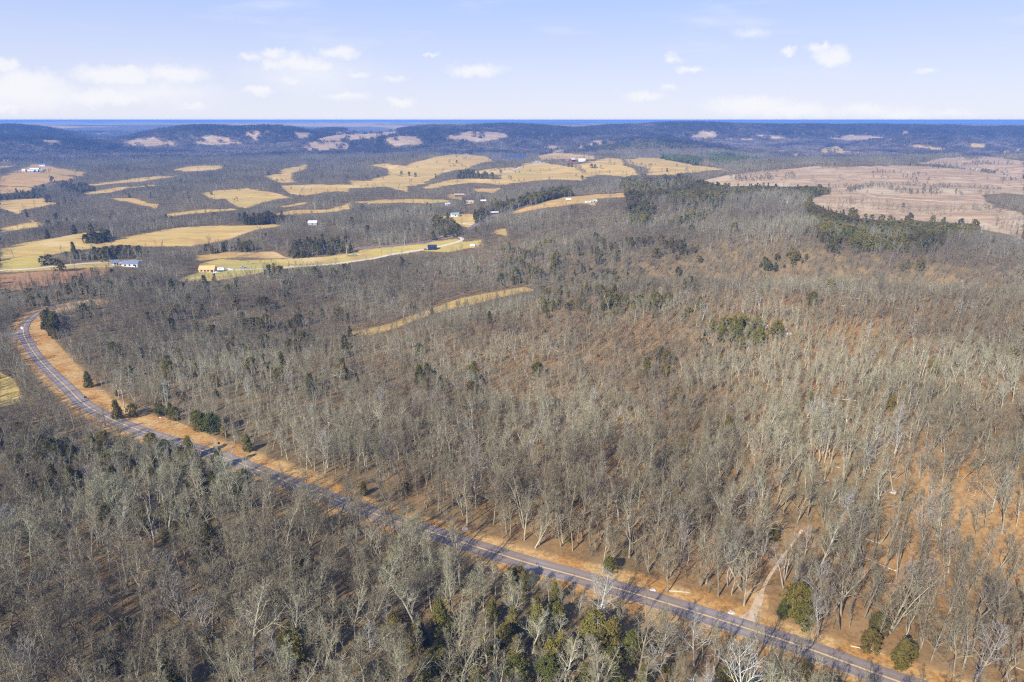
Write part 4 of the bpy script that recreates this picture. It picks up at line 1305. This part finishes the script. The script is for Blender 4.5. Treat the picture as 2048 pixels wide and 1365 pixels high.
def plant_objects():
    """the largest trees in view as objects of their own"""
    global nearm
    ht = np.where(KD == 2, 8.0, 15.0) * SC
    d = np.hypot(X, Y)
    size = ht / d
    vis = in_frame(X, Y, Z, ht) & nearm
    for code, kind, limit in ((0, 'bare', 292), (1, 'pale', 60), (2, 'cedar', 290)):
        idx = np.nonzero(vis & (KD == code) & (LD < 2))[0]
        idx = idx[np.argsort(-size[idx])][:max(0, limit - n_single[kind])]
        idx = idx[d[idx] < 520]
        n = len(PROTO[(kind, 0)])
        rd, side = road_dist(X[idx], Y[idx])
        px, py = proj(X[idx], Y[idx], Z[idx] + ht[idx] * .6)
        groups = {}
        for j, q in enumerate(idx):
            v = int(VR[q]) % n
            form = PROTO[(kind, 0)][v][0]
            if side[j] > 0:
                zone = 'below the road edge' if rd[j] < 12 else 'in the lower wood'
            else:
                zone = 'along the upper verge' if rd[j] < 18 else 'on the upper slope'
            part = 'left' if px[j] < 683 else 'middle' if px[j] < 1365 else 'right'
            sz = 'small' if SC[q] < .6 else 'tall' if SC[q] > .9 else 'mid-sized'
            groups.setdefault((form, zone, part, sz), []).append((px[j], q, v))
        for (form, zone, part, sz), L in groups.items():
            L.sort()
            fw = {'upright': 'upright', 'slender': 'slender', 'spreading': 'wide', 'forked': 'forked', 'crooked': 'crooked', 'leaning': 'leaning', 'bushy': 'many-stemmed', 'tall': 'straight', 'cone': 'pointed', 'round': 'rounded'}[form]
            what = {'bare': 'grey bare trees', 'pale': 'white limbed trees', 'cedar': 'green cedars'}[kind]
            for k, (_, q, v) in enumerate(L):
                if len(L) == 1:
                    lab = 'the only %s %s %s %s, in the %s third' % (sz, fw, what[:-1], zone, part)
                else:
                    o_ = ORD[k] if k < 20 else 'twenty-%s' % ORD[k - 20] if k < 29 else 'thirtieth or later'
                    lab = '%s from left of %s %s %s %s, %s third' % (o_, sz, fw, what, zone, part)
                grp = ' '.join((what, zone))
                tree_object(kind, v, X[q], Y[q], Z[q], SC[q] * (15.0 / FORMS[form][0] if kind != 'cedar' else 1), ROT[q], lab, 'cedar' if kind == 'cedar' else 'tree', grp, NAMES[kind])
        nearm[idx] = False


plant_objects()


def scatter(name, batches, label, cat):
    """ONE object: batches of (points, scale, rot, mesh)"""
    me = bpy.data.meshes.new(name)
    P = np.concatenate([b[0] for b in batches]); Sx = np.concatenate([b[1] for b in batches]); Rz = np.concatenate([b[2] for b in batches])
    K = np.concatenate([np.full(len(b[0]), i) for i, b in enumerate(batches)])
    me.vertices.add(len(P)); me.vertices.foreach_set('co', P.astype(np.float32).ravel())
    for nm, a, t in (('scl', Sx, 'FLOAT'), ('rotz', Rz, 'FLOAT'), ('var', K, 'INT')):
        at = me.attributes.new(nm, t, 'POINT'); at.data.foreach_set('value', a.astype(np.float32 if t == 'FLOAT' else np.int32))
    o = bpy.data.objects.new(name, me); col.objects.link(o)
    tag(o, label, cat, None, 'stuff')
    ng = bpy.data.node_groups.new(name, 'GeometryNodeTree')
    ng.interface.new_socket('Geometry', in_out='INPUT', socket_type='NodeSocketGeometry')
    ng.interface.new_socket('Geometry', in_out='OUTPUT', socket_type='NodeSocketGeometry')
    gi = ng.nodes.new('NodeGroupInput'); go = ng.nodes.new('NodeGroupOutput')
    jn = ng.nodes.new('GeometryNodeJoinGeometry')
    ng.links.new(jn.outputs[0], go.inputs[0])

    def named(nm, t):
        n = ng.nodes.new('GeometryNodeInputNamedAttribute'); n.data_type = t; n.inputs[0].default_value = nm
        return n.outputs[0]
    s_, r_, v_ = named('scl', 'FLOAT'), named('rotz', 'FLOAT'), named('var', 'INT')
    cx = ng.nodes.new('ShaderNodeCombineXYZ'); ng.links.new(r_, cx.inputs[2])
    for i, b in enumerate(batches):
        src = bpy.data.objects.new(name + '_source', b[3])
        oi = ng.nodes.new('GeometryNodeObjectInfo'); oi.inputs['Object'].default_value = src
        oi.inputs['As Instance'].default_value = False
        cmp_ = ng.nodes.new('FunctionNodeCompare'); cmp_.data_type = 'INT'; cmp_.operation = 'EQUAL'
        ng.links.new(v_, cmp_.inputs[2]); cmp_.inputs[3].default_value = i
        ip = ng.nodes.new('GeometryNodeInstanceOnPoints')
        ng.links.new(gi.outputs[0], ip.inputs['Points']); ng.links.new(cmp_.outputs[0], ip.inputs['Selection'])
        ng.links.new(oi.outputs['Geometry'], ip.inputs['Instance']); ng.links.new(cx.outputs[0], ip.inputs['Rotation']); ng.links.new(s_, ip.inputs['Scale'])
        ng.links.new(ip.outputs[0], jn.inputs[0])
    md = o.modifiers.new('scatter', 'NODES'); md.node_group = ng
    return o


def build_woods():
    allb = {'wood': [], 'cedar': []}
    for code, kind in ((0, 'bare'), (1, 'pale'), (2, 'cedar'), (3, 'pine'), (4, 'bush')):
        for lod in (0, 1, 2):
            if (kind, lod) not in PROTO:
                if kind == 'pine': src = ('pine', 2)
                elif kind == 'pale': src = ('bare', 2)
                else: continue
            else: src = (kind, lod)
            pr = PROTO[src]
            base = nearm & (KD == code) & (LD == lod)
            for v, md in [(v_, m_) for v_ in range(len(pr)) for m_ in (0, 1)]:
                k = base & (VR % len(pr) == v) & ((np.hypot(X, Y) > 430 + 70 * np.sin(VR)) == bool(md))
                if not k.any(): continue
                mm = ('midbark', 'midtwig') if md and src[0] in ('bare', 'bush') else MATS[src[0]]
                me = joined('source', pr[v][1], pr[v][2], M[mm[0]], M[mm[1]])
                s_ = SC[k] * (15.0 / FORMS[pr[v][0]][0] if pr[v][0] in FORMS else 1)
                allb['cedar' if kind in ('cedar', 'pine') else 'wood'].append((np.stack([X[k], Y[k], Z[k]], -1), s_, ROT[k], me))
    # far hills: patches of wood
    x, y, rng = candidates(2700, 6400, 20.0, 9, R(41))
    z = H(x, y)
    px, py = proj(x, y, z)
    ex, ey = px + 1.5 * vnoise(x, y, 60, 81), py + .6 * vnoise(x, y, 60, 82)
    _, ty = proj(x, y, z + 10)
    op = np.maximum(look(mOpen, ex, ey), look(mOpen, px, ty))
    keep = (op < .5) | (rng.random(len(x)) < .06)
    keep &= rng.random(len(x)) < 1 - .35 * sstep(5000, 6400, np.hypot(x, y))
    ev = look(mEver, ex, ey, out=.15); isev = rng.random(len(x)) < np.maximum(ev, .06 + .2 * sstep(.1, .6, vnoise(x, y, 230, 83)) + .12 * sstep(15, 50, z))
    tone = vnoise(x, y, 260, 84) + .6 * vnoise(x, y, 110, 85) + .25 * rng.normal(size=len(x))
    tone = tone + .25 - 1.1 * sstep(8, 50, z)
    var = np.clip(((tone + 1.0) * 2).astype(int), 0, 3)
    for e in (False, True):
        for v in range(4):
            k = keep & (isev == e) & (var == v)
            C = cluster(900 + v + 10 * e, e)
            me = C.mesh('source', M['farcedar'] if e else M['farwood%d' % v])
            allb['cedar' if e else 'wood'].append((np.stack([x[k], y[k], z[k] - .5], -1), .9 + .3 * rng.random(k.sum()), rng.random(k.sum()) * 6.28, me))
    scatter('woodland', allb['wood'], 'grey leafless woodland covering the slopes and the far hills', 'woodland')
    scatter('evergreen_woodland', allb['cedar'], 'dark green cedars and pines mixed through the woods beyond the nearest ones', 'evergreens')
    # low brush and saplings between the near trees
    x, y, rng = candidates(75, 620, 4.4, 15)
    z = H(x, y); px, py = proj(x, y, z)
    d, side = road_dist(x, y)
    k = (look(mOpen, px, py) < .5) & (d > 9) & (rng.random(len(x)) < .55 + .25 * (side > 0))
    pr = PROTO[('bare', 1)]
    bt = []
    var = rng.integers(0, 2, len(x))
    for v in range(2):
        q = k & (var == v)
        T, C = bare_tree(950 + v, 'bushy', 1)
        me = joined('source', T, C, M['twig'], M['rust'] if v else M['twig'])
        bt.append((np.stack([x[q], y[q], z[q]], -1), .13 + .24 * rng.random(q.sum()) ** 1.5 + .12 * (d[q] < 18), rng.random(q.sum()) * 6.28, me))
    # small evergreen shrubs, mostly below the road
    g = (look(mOpen, px, py) < .5) & (d > 8) & (rng.random(len(x)) < np.where(side > 0, .075, .012))
    T, C = cedar(980, 1, 'round')
    bt.append((np.stack([x[g], y[g], z[g]], -1), .16 + .26 * rng.random(g.sum()), rng.random(g.sum()) * 6.28, joined('source', T, C, M['cedarbark'], M['needle'])))
    # fallen trunks and limbs on the leaves
    for v in range(2):
        lg = MB(); rr = np.random.default_rng(990 + v)
        p = np.array((0., 0., .12)); dv = np.array((1., .1, .0))
        for i in range(5):
            q2 = p + dv * 1.3 + np.array((0, rr.normal() * .18, .03)); lg.tube(p, q2, .13 - .02 * i, .11 - .02 * i, 6)
            if i > 1:
                for sgn in (-1, 1): lg.tube(q2, q2 + np.array((.9, sgn * .9 * rr.random(), .35)), .05, .015, 4)
            p = q2
        g = (look(mOpen, px, py) < .5) & (d > 7) & (rng.random(len(x)) < .014)
        bt.append((np.stack([x[g], y[g], z[g]], -1), .6 + .7 * rng.random(g.sum()), rng.random(g.sum()) * 6.28, lg.mesh('source', M['log'] if v else M['palebark'])))
    scatter('undergrowth', bt, 'low brush, saplings, green shrubs and fallen limbs on the leafy forest floor', 'undergrowth')


# ------------------------------------------------------------------ buildings, vehicles and small things


def toward(px, py, px2, py2):
    a = hit(px, py); b = hit(px2, py2)
    return atan2(b[1] - a[1], b[0] - a[0])


def house(name, px, py, L, W, Hw, rot, wall, roof, label, cat, rise=.35, windows=3, door=True, slab=False, openend=False, overhang=.4, hip=False, win_mat='glass'):
    x, y, z = hit(px, py)
    y += W * .5 * abs(cos(rot)); z = float(H(x, y)[0])
    o = empty(name, (x, y, z - .1), rot)
    tag(o, label, cat)
    w = MB()
    h = Hw + .1; rz = h + W * rise
    w.poly([(-L / 2, -W / 2, -1), (L / 2, -W / 2, -1), (L / 2, W / 2, -1), (-L / 2, W / 2, -1), (-L / 2, -W / 2, h), (L / 2, -W / 2, h), (L / 2, W / 2, h), (-L / 2, W / 2, h), (-L / 2, 0, rz), (L / 2, 0, rz)],
           [(0, 1, 5, 4), (2, 3, 7, 6), (1, 2, 6, 9, 5), (3, 0, 4, 8, 7), (3, 2, 1, 0)])
    w.build('wall', M[wall], o)
    r = MB(); t = .18
    oh = overhang; ox = 0 if not hip else W * .4
    e = oh * rise * 2
    for s_ in (-1, 1):
        a = [(-L / 2 - oh, s_ * (W / 2 + oh), h - e + .03), (L / 2 + oh, s_ * (W / 2 + oh), h - e + .03), (L / 2 + oh - ox, 0, rz + .03), (-L / 2 - oh + ox, 0, rz + .03)]
        b = [(p[0], p[1], p[2] + t) for p in a]
        fs = [(0, 1, 2, 3), (7, 6, 5, 4), (0, 4, 5, 1), (1, 5, 6, 2), (2, 6, 7, 3), (3, 7, 4, 0)]
        r.poly(a + b, fs if s_ > 0 else [f[::-1] for f in fs])
    r.build('roof', M[roof], o)
    for i in range(windows):
        xx = -L / 2 + L * (i + .8) / (windows + .6)
        g = MB(); g.box((xx, -W / 2 - .03, Hw * .58), (.75, .05, .6))
        g.build('window', M[win_mat], o)
    if door:
        g = MB(); g.box((L * .42 - .6, -W / 2 - .03, 1.05), (.55, .05, 1.05)); g.build('door', M['dark'], o)
    if openend:
        g = MB(); g.box((L / 2 + .03, 0, Hw * .42), (.05, W * .33, Hw * .42)); g.build('doorway', M['dark'], o)
    if slab:
        g = MB(); g.box((0, 0, -.35), (L / 2 + 1.2, W / 2 + 1.2, .45)); g.build('foundation', M['concrete'], o)
    return o


def vehicle(name, px, py, L, rot, body, label, cat='car', style='car'):
    x, y, z = hit(px, py)
    o = empty(name, (x, y, z), rot); tag(o, label, cat)
    W = 1.9; b = MB()
    if style in ('car', 'pickup'):
        prof = [(-L / 2, .35), (L / 2, .35), (L / 2, .85), (L * .3, 1.0), (L * .15, 1.55), (-L * .12, 1.6), (-L * .2 if style == 'pickup' else -L * .42, 1.05 if style == 'pickup' else 1.5), (-L / 2, 1.0)]
    else:
        prof = [(-L / 2, .5), (L / 2, .5), (L / 2, 2.0), (L * .42, 2.7), (-L * .47, 2.75), (-L / 2, 2.6)]; W = 2.4
    n = len(prof)
    b.poly([(p[0], -W / 2, p[1]) for p in prof] + [(p[0], W / 2, p[1]) for p in prof],
           [tuple(range(n)), tuple(range(2 * n - 1, n - 1, -1))] + [(i, n + i, n + (i + 1) % n, (i + 1) % n) for i in range(n)])
    b.build('body', M[body], o)
    for sx in (-1, 1):
        for sy in (-1, 1):
            if style == 'trailer' and sx < 0: continue
            xx = sx * L * .31 if style != 'trailer' else -.2
            w = MB(); w.tube((xx, sy * (W / 2 - .12), .36), (xx, sy * (W / 2 + .06), .36), .36, .36, 12, True); w.build('wheel', M['tyre'], o)
    for sy in (-1, 1):
        g = MB(); zz = 1.28 if style != 'trailer' else 1.8
        g.box((0 if style == 'trailer' else L * .02, sy * (W / 2 + .02), zz), (L * .12, .03, .2)); g.build('window', M['glass'], o)
    if style == 'trailer':
        g = MB(); g.tube((L / 2 - .1, 0, .55), (L / 2 + 1.2, 0, .5), .06, .06, 6, True); g.build('tow_bar', M['black'], o)
    return o


def tank(px, py, L, rot, label):
    x, y, z = hit(px, py)
    o = empty('gas_tank', (x, y, z), rot); tag(o, label, 'tank')
    b = MB()
    r = .95
    for i in range(8):
        a0 = -L / 2 + L * i / 8; a1 = -L / 2 + L * (i + 1) / 8
        f = lambda a: r * math.sqrt(max(.06, 1 - max(0, abs(a) - L / 2 + r) ** 2 / r ** 2))
        b.tube((a0, 0, 1.4), (a1, 0, 1.4), f(a0), f(a1), 12, i in (0, 7))
    b.build('body', M['white'], o)
    for sx in (-1, 1):
        g = MB(); g.box((sx * L * .3, 0, .3), (.15, .7, .4)); g.build('support', M['concrete'], o)


def pole(px, py, h, label, arm=True):
    x, y, z = hit(px, py)
    o = empty('utility_pole', (x, y, z - .3), .4); tag(o, label, 'utility pole')
    b = MB(); b.tube((0, 0, 0), (0, 0, h), .24, .15, 8, True); b.build('pole', M['polewood'], o)
    if arm:
        g = MB(); g.box((0, .2, h - .9), (1.3, .08, .1)); c = g.build('crossarm', M['polewood'], o)
        for sx in (-1.1, 0, 1.1):
            k = MB(); k.tube((sx, .2, h - .8), (sx, .2, h - .5), .07, .05, 6, True); k.build('insulator', M['silver'], c)


def sign(px, py, label, face, w=.38, h=.45, post=1.7, name='road_sign', cat='sign', rot=0.0):
    x, y, z = hit(px, py)
    o = empty(name, (x, y, z - .1), rot); tag(o, label, cat)
    b = MB(); b.tube((0, 0, 0), (0, 0, post), .05, .05, 6, True); b.build('post', M['polewood'], o)
    g = MB(); g.box((0, -.06, post + h * .3), (w, .03, h)); g.build('panel', M[face], o)


def log(px, py, L, rot, r, label):
    x, y, z = hit(px, py)
    o = empty('fallen_log', (x, y, z + r), rot); tag(o, label, 'log')
    b = MB(); b.tube((0, 0, 0), (L * .55, .15, .05), r, r * .8, 8, True); b.tube((L * .55, .15, .05), (L, -.1, .15), r * .8, r * .35, 8, True)
    b.build('trunk', M['log'], o)
    g = MB()
    for f, a, l in ((.55, .7, 1.6), (.7, -.8, 1.5), (.85, .6, 1.1), (.95, -.5, .9)):
        g.tube((L * f, 0, .1), (L * f + cos(a) * l, sin(a) * l, .45), r * .35, .02, 5)
    g.build('branch', M['log'], o)


def build_things():
    house('timber_house', 413, 545, 13.5, 7, 2.7, .03, 'wood', 'wood', 'half built house of bare yellow timber at the left end of the lawn', 'house', .38, 4, True, True)
    vehicle('box_trailer', 441, 541.5, 7.5, .05, 'white', 'white box trailer parked beside the half built timber house', 'trailer', 'trailer')
    vehicle('pickup_truck', 433, 547, 5.6, .5, 'white', 'white pickup truck below the box trailer by the timber house', 'truck', 'pickup')
    vehicle('parked_car', 461, 540.5, 5.2, .1, 'white', 'white car on the gravel drive right of the box trailer', 'car')
    vehicle('parked_car', 485.5, 536, 4.6, .2, 'silver', 'pale grey car on the lawn above the gravel drive', 'car')
    house('farm_house', 259, 534, 13.5, 7, 2.8, .06, 'white', 'greyroof', 'long low white house with a blue grey roof at the end of the gravel lane', 'house', .3, 3, True)
    house('garden_shed', 228, 531, 6, 5, 2.5, .5, 'white', 'greyroof', 'small pale blue shed left of the long blue grey roofed house', 'shed', .35, 1, True)
    house('white_barn', 624.5, 451, 10.5, 7.5, 3.0, .06, 'silver', 'whiteroof', 'white roofed barn with a dark end standing at the wood edge', 'barn', .3, 1, False, openend=True)
    house('field_shed', 909.5, 434, 10, 6, 3.0, .35, 'white', 'greenroof', 'white shed with a green grey roof at the top of the small field', 'shed', .3, 1, True)
    house('cabin', 864, 500.5, 9, 6.5, 2.6, .1, 'navy', 'navy', 'dark cabin with a navy roof halfway along the gravel drive', 'cabin', .32, 2, True)
    vehicle('parked_car', 850.5, 500, 4.8, .6, 'silver', 'pale car parked left of the navy roofed cabin', 'car')
    vehicle('camper', 946, 493.5, 6, -.4, 'white', 'white camper in the clearing right of the gravel drive loop', 'camper', 'trailer')
    vehicle('camper', 1137, 401, 7.5, .1, 'white', 'white camper on the bare soil beside the distant road', 'camper', 'trailer')
    vehicle('camper', 1176, 406.5, 8, .4, 'white', 'largest white camper of the row half hidden in the trees', 'camper', 'trailer', )
    vehicle('camper', 1184, 405, 6, -.3, 'silver', 'grey camper in the middle of the row half hidden in the trees', 'camper', 'trailer')
    vehicle('camper', 1190, 404, 6, .2, 'white', 'small white camper at the right end of the row in the trees', 'camper', 'trailer')
    house('forest_house', 918, 394, 16, 8, 3, .1, 'brown', 'tanwall', 'tan roofed house in the red clearing within the distant wood', 'house', .25, 2, False)
    house('forest_shed', 895, 411.5, 7, 5, 2.6, .4, 'white', 'whiteroof', 'tiny white shed left of the tan clearing in the distant wood', 'shed', .3, 1, False)
    house('forest_house', 940, 408, 13, 7, 2.8, -.2, 'tanwall', 'tanwall', 'beige roofed house right of the tan clearing in the distant wood', 'house', .3, 2, False)
    house('forest_shed', 966, 406, 8, 5, 2.6, .3, 'brown', 'whiteroof', 'pale roofed shed, rightmost building in the distant wood', 'shed', .3, 1, False)
    house('roadside_shed', 989, 429.5, 11, 5, 2.4, .3, 'brown', 'whiteroof', 'pale roofed lean-to standing at the edge of the distant road', 'shed', .2, 1, False)
    house('red_barn', 1144, 323.5, 16, 12, 4.5, .9, 'redwall', 'whiteroof', 'red barn with a white roof on the far farm', 'barn', .35, 0, False)
    house('farm_house', 1164, 323.5, 17, 9, 4, .0, 'white', 'whiteroof', 'white farmhouse right of the red barn on the far farm', 'house', .3, 3, True)
    house('farm_shed', 1076, 326, 13, 7, 3, .0, 'silver', 'silver', 'small grey shed behind a bare tree on the far pasture', 'shed', .25, 2, False)
    house('farm_shed', 1125, 322.5, 14, 8, 3, .1, 'brown', 'brown', 'low brown shed left of the red barn', 'shed', .25, 1, False)
    house('blue_house', 84, 333, 15, 9, 4, .1, 'white', 'blueroof', 'blue roofed house at the top of the far left farm', 'house', .3, 3, False)
    house('long_barn', 68, 341, 22, 9, 3.4, .12, 'greenroof', 'whiteroof', 'upper long white roofed barn of the far left farm', 'barn', .25, 2, False, openend=True)
    house('long_barn', 69.5, 344.4, 12, 8, 3.2, .15, 'greenroof', 'whiteroof', 'lower white roofed barn of the far left farm', 'barn', .25, 2, False, openend=True)
    house('long_barn', 60, 344.8, 13, 8, 3.2, .25, 'silver', 'whiteroof', 'white roofed barn left of the two long barns of the far left farm', 'barn', .25, 1, False)
    house('farm_shed', 47, 342.8, 8, 6, 3, .0, 'white', 'whiteroof', 'small white shed left of the barns of the far left farm', 'shed', .3, 1, False)
    house('farm_shed', 81.5, 343.6, 12, 6, 2.8, .0, 'greenroof', 'whiteroof', 'low white roofed shed right of the barns of the far left farm', 'shed', .25, 1, False)
    x, y, z = hit(67, 337.5)
    b = MB()
    rng = np.random.default_rng(5)
    n = 14
    ring = [[(x + (7 - 2 * k) * cos(6.283 * i / n) * (1 + .2 * rng.normal() * .5), y + (5 - 1.4 * k) * sin(6.283 * i / n), z - .5 + 1.4 * k - .2 * k * k) for i in range(n)] for k in range(4)]
    pts = [p for r_ in ring for p in r_]
    b.poly(pts, [(k * n + i, k * n + (i + 1) % n, (k + 1) * n + (i + 1) % n, (k + 1) * n + i) for k in range(3) for i in range(n)] + [tuple(3 * n + i for i in range(n))])
    tag(b.build('soil_heap', M['spoil']), 'orange heap of bare soil between the blue roofed house and the barns', 'soil heap')
    pole(252, 829, 12, 'pale utility pole with a crossarm standing among the roadside cedars')
    pole(1090, 401, 11, 'thin utility pole beside the distant road, right of the roadside cedars', True)
    pole(1003, 372, 10, 'utility pole in the middle distance left of the roadside cedars', True) if False else None
    sign(438.5, 893, 'small black topped marker standing on the leafy upper verge', 'black', .42, .45, 1.3)
    sign(321.5, 843, 'small white marker post in front of the roadside cedar hedge', 'white', .25, .25, 1.8)
    sign(45, 663, 'white road sign at the outside of the far road bend', 'white', .6, .75, 2.0)
    sign(1103, 393, 'pale sign beside the distant road at the end of the cedar hedge', 'white', .8, .8, 2.2)
    # mailbox by the left stretch of the road
    x, y, z = hit(171, 800)
    o = empty('mailbox', (x, y, z - .1), .5); tag(o, 'black mailbox with a white front on the right hand verge of the left road stretch', 'mailbox')
    g = MB(); g.box((0, 0, .55), (.07, .07, .55)); g.build('post', M['polewood'], o)
    g = MB(); g.box((.1, 0, 1.3), (.55, .25, .2)); g.tube((-.45, 0, 1.5), (.65, 0, 1.5), .25, .25, 10, True); g.build('box', M['black'], o)
    g = MB(); g.box((-.49, 0, 1.35), (.03, .24, .24)); g.build('door', M['white'], o)
    log(1702, 1293, 7.0, -.42, .12, 'long pale fallen branch on the upper verge near the right end of the road')
    log(1336, 1183, 5.5, -.15, .14, 'pale fallen branch lying at the foot of a crooked tree on the upper verge')
    log(870, 1052, 3.0, .9, .1, 'short pale stick on the upper verge left of the big pale tree')
    log(1015, 1320, 3.6, .1, .12, 'pale log on orange leaves near the bottom middle')
    for i, (px, py, s_) in enumerate([(930, 1059, 1.5), (1306, 1181, 1.2), (1463, 1226, 1.2), (1530, 652, 2), (1578, 668, 2.4), (1790, 985, 1.6)]):
        x, y, z = hit(px, py)
        b = MB(); rng = np.random.default_rng(i)
        n = 9
        b.poly([(s_ * .9 * cos(6.283 * k / n) * (1 + .2 * rng.normal()), s_ * .6 * sin(6.283 * k / n) * (1 + .2 * rng.normal()), -.2) for k in range(n)] +
               [(s_ * .6 * cos(6.283 * k / n + .3), s_ * .4 * sin(6.283 * k / n + .3), .22 * s_ * (1 + .3 * rng.normal())) for k in range(n)],
               [(k, (k + 1) % n, n + (k + 1) % n, n + k) for k in range(n)] + [tuple(range(n, 2 * n))])
        o = b.build('rock', M['rock']); o.location = (x, y, z)
        tag(o, ('pale flat rock on the upper verge, leftmost of the three beside the road', 'pale flat rock on the upper verge below the crooked tree', 'pale flat rock on the verge left of the sandy track mouth',
                'pale rock outcrop high on the wooded ridge, left of two', 'pale rock outcrop high on the wooded ridge, right of two', 'pale rock showing between trees on the right slope')[i], 'rock')


build_woods()
build_things()

# ------------------------------------------------------------------ air


def build_haze():
    b = MB()
    x0, x1, y0, y1, z0, z1 = -60000, 60000, -3000, 75000, -150, CZ + 1.5
    # long flat box round the land, the camera inside
    b.box(((x0 + x1) / 2, (y0 + y1) / 2, (z0 + z1) / 2), ((x1 - x0) / 2, (y1 - y0) / 2, (z1 - z0) / 2))
    m = bpy.data.materials.new('haze_air'); m.use_nodes = True
    nt = m.node_tree
    for n in list(nt.nodes): nt.nodes.remove(n)
    out = nt.nodes.new('ShaderNodeOutputMaterial'); v = nt.nodes.new('ShaderNodeVolumePrincipled')
    v.inputs['Density'].default_value = HAZE_D
    v.inputs['Color'].default_value = HAZE_C
    v.inputs['Anisotropy'].default_value = 0.0
    nt.links.new(v.outputs[0], out.inputs['Volume'])
    o = b.build('haze', m)
    tag(o, 'thin blue haze in the air over the whole land', 'haze', None, 'stuff')


HAZE_D = 1.4e-4
HAZE_C = (.19, .42, .98, 1)
build_haze()
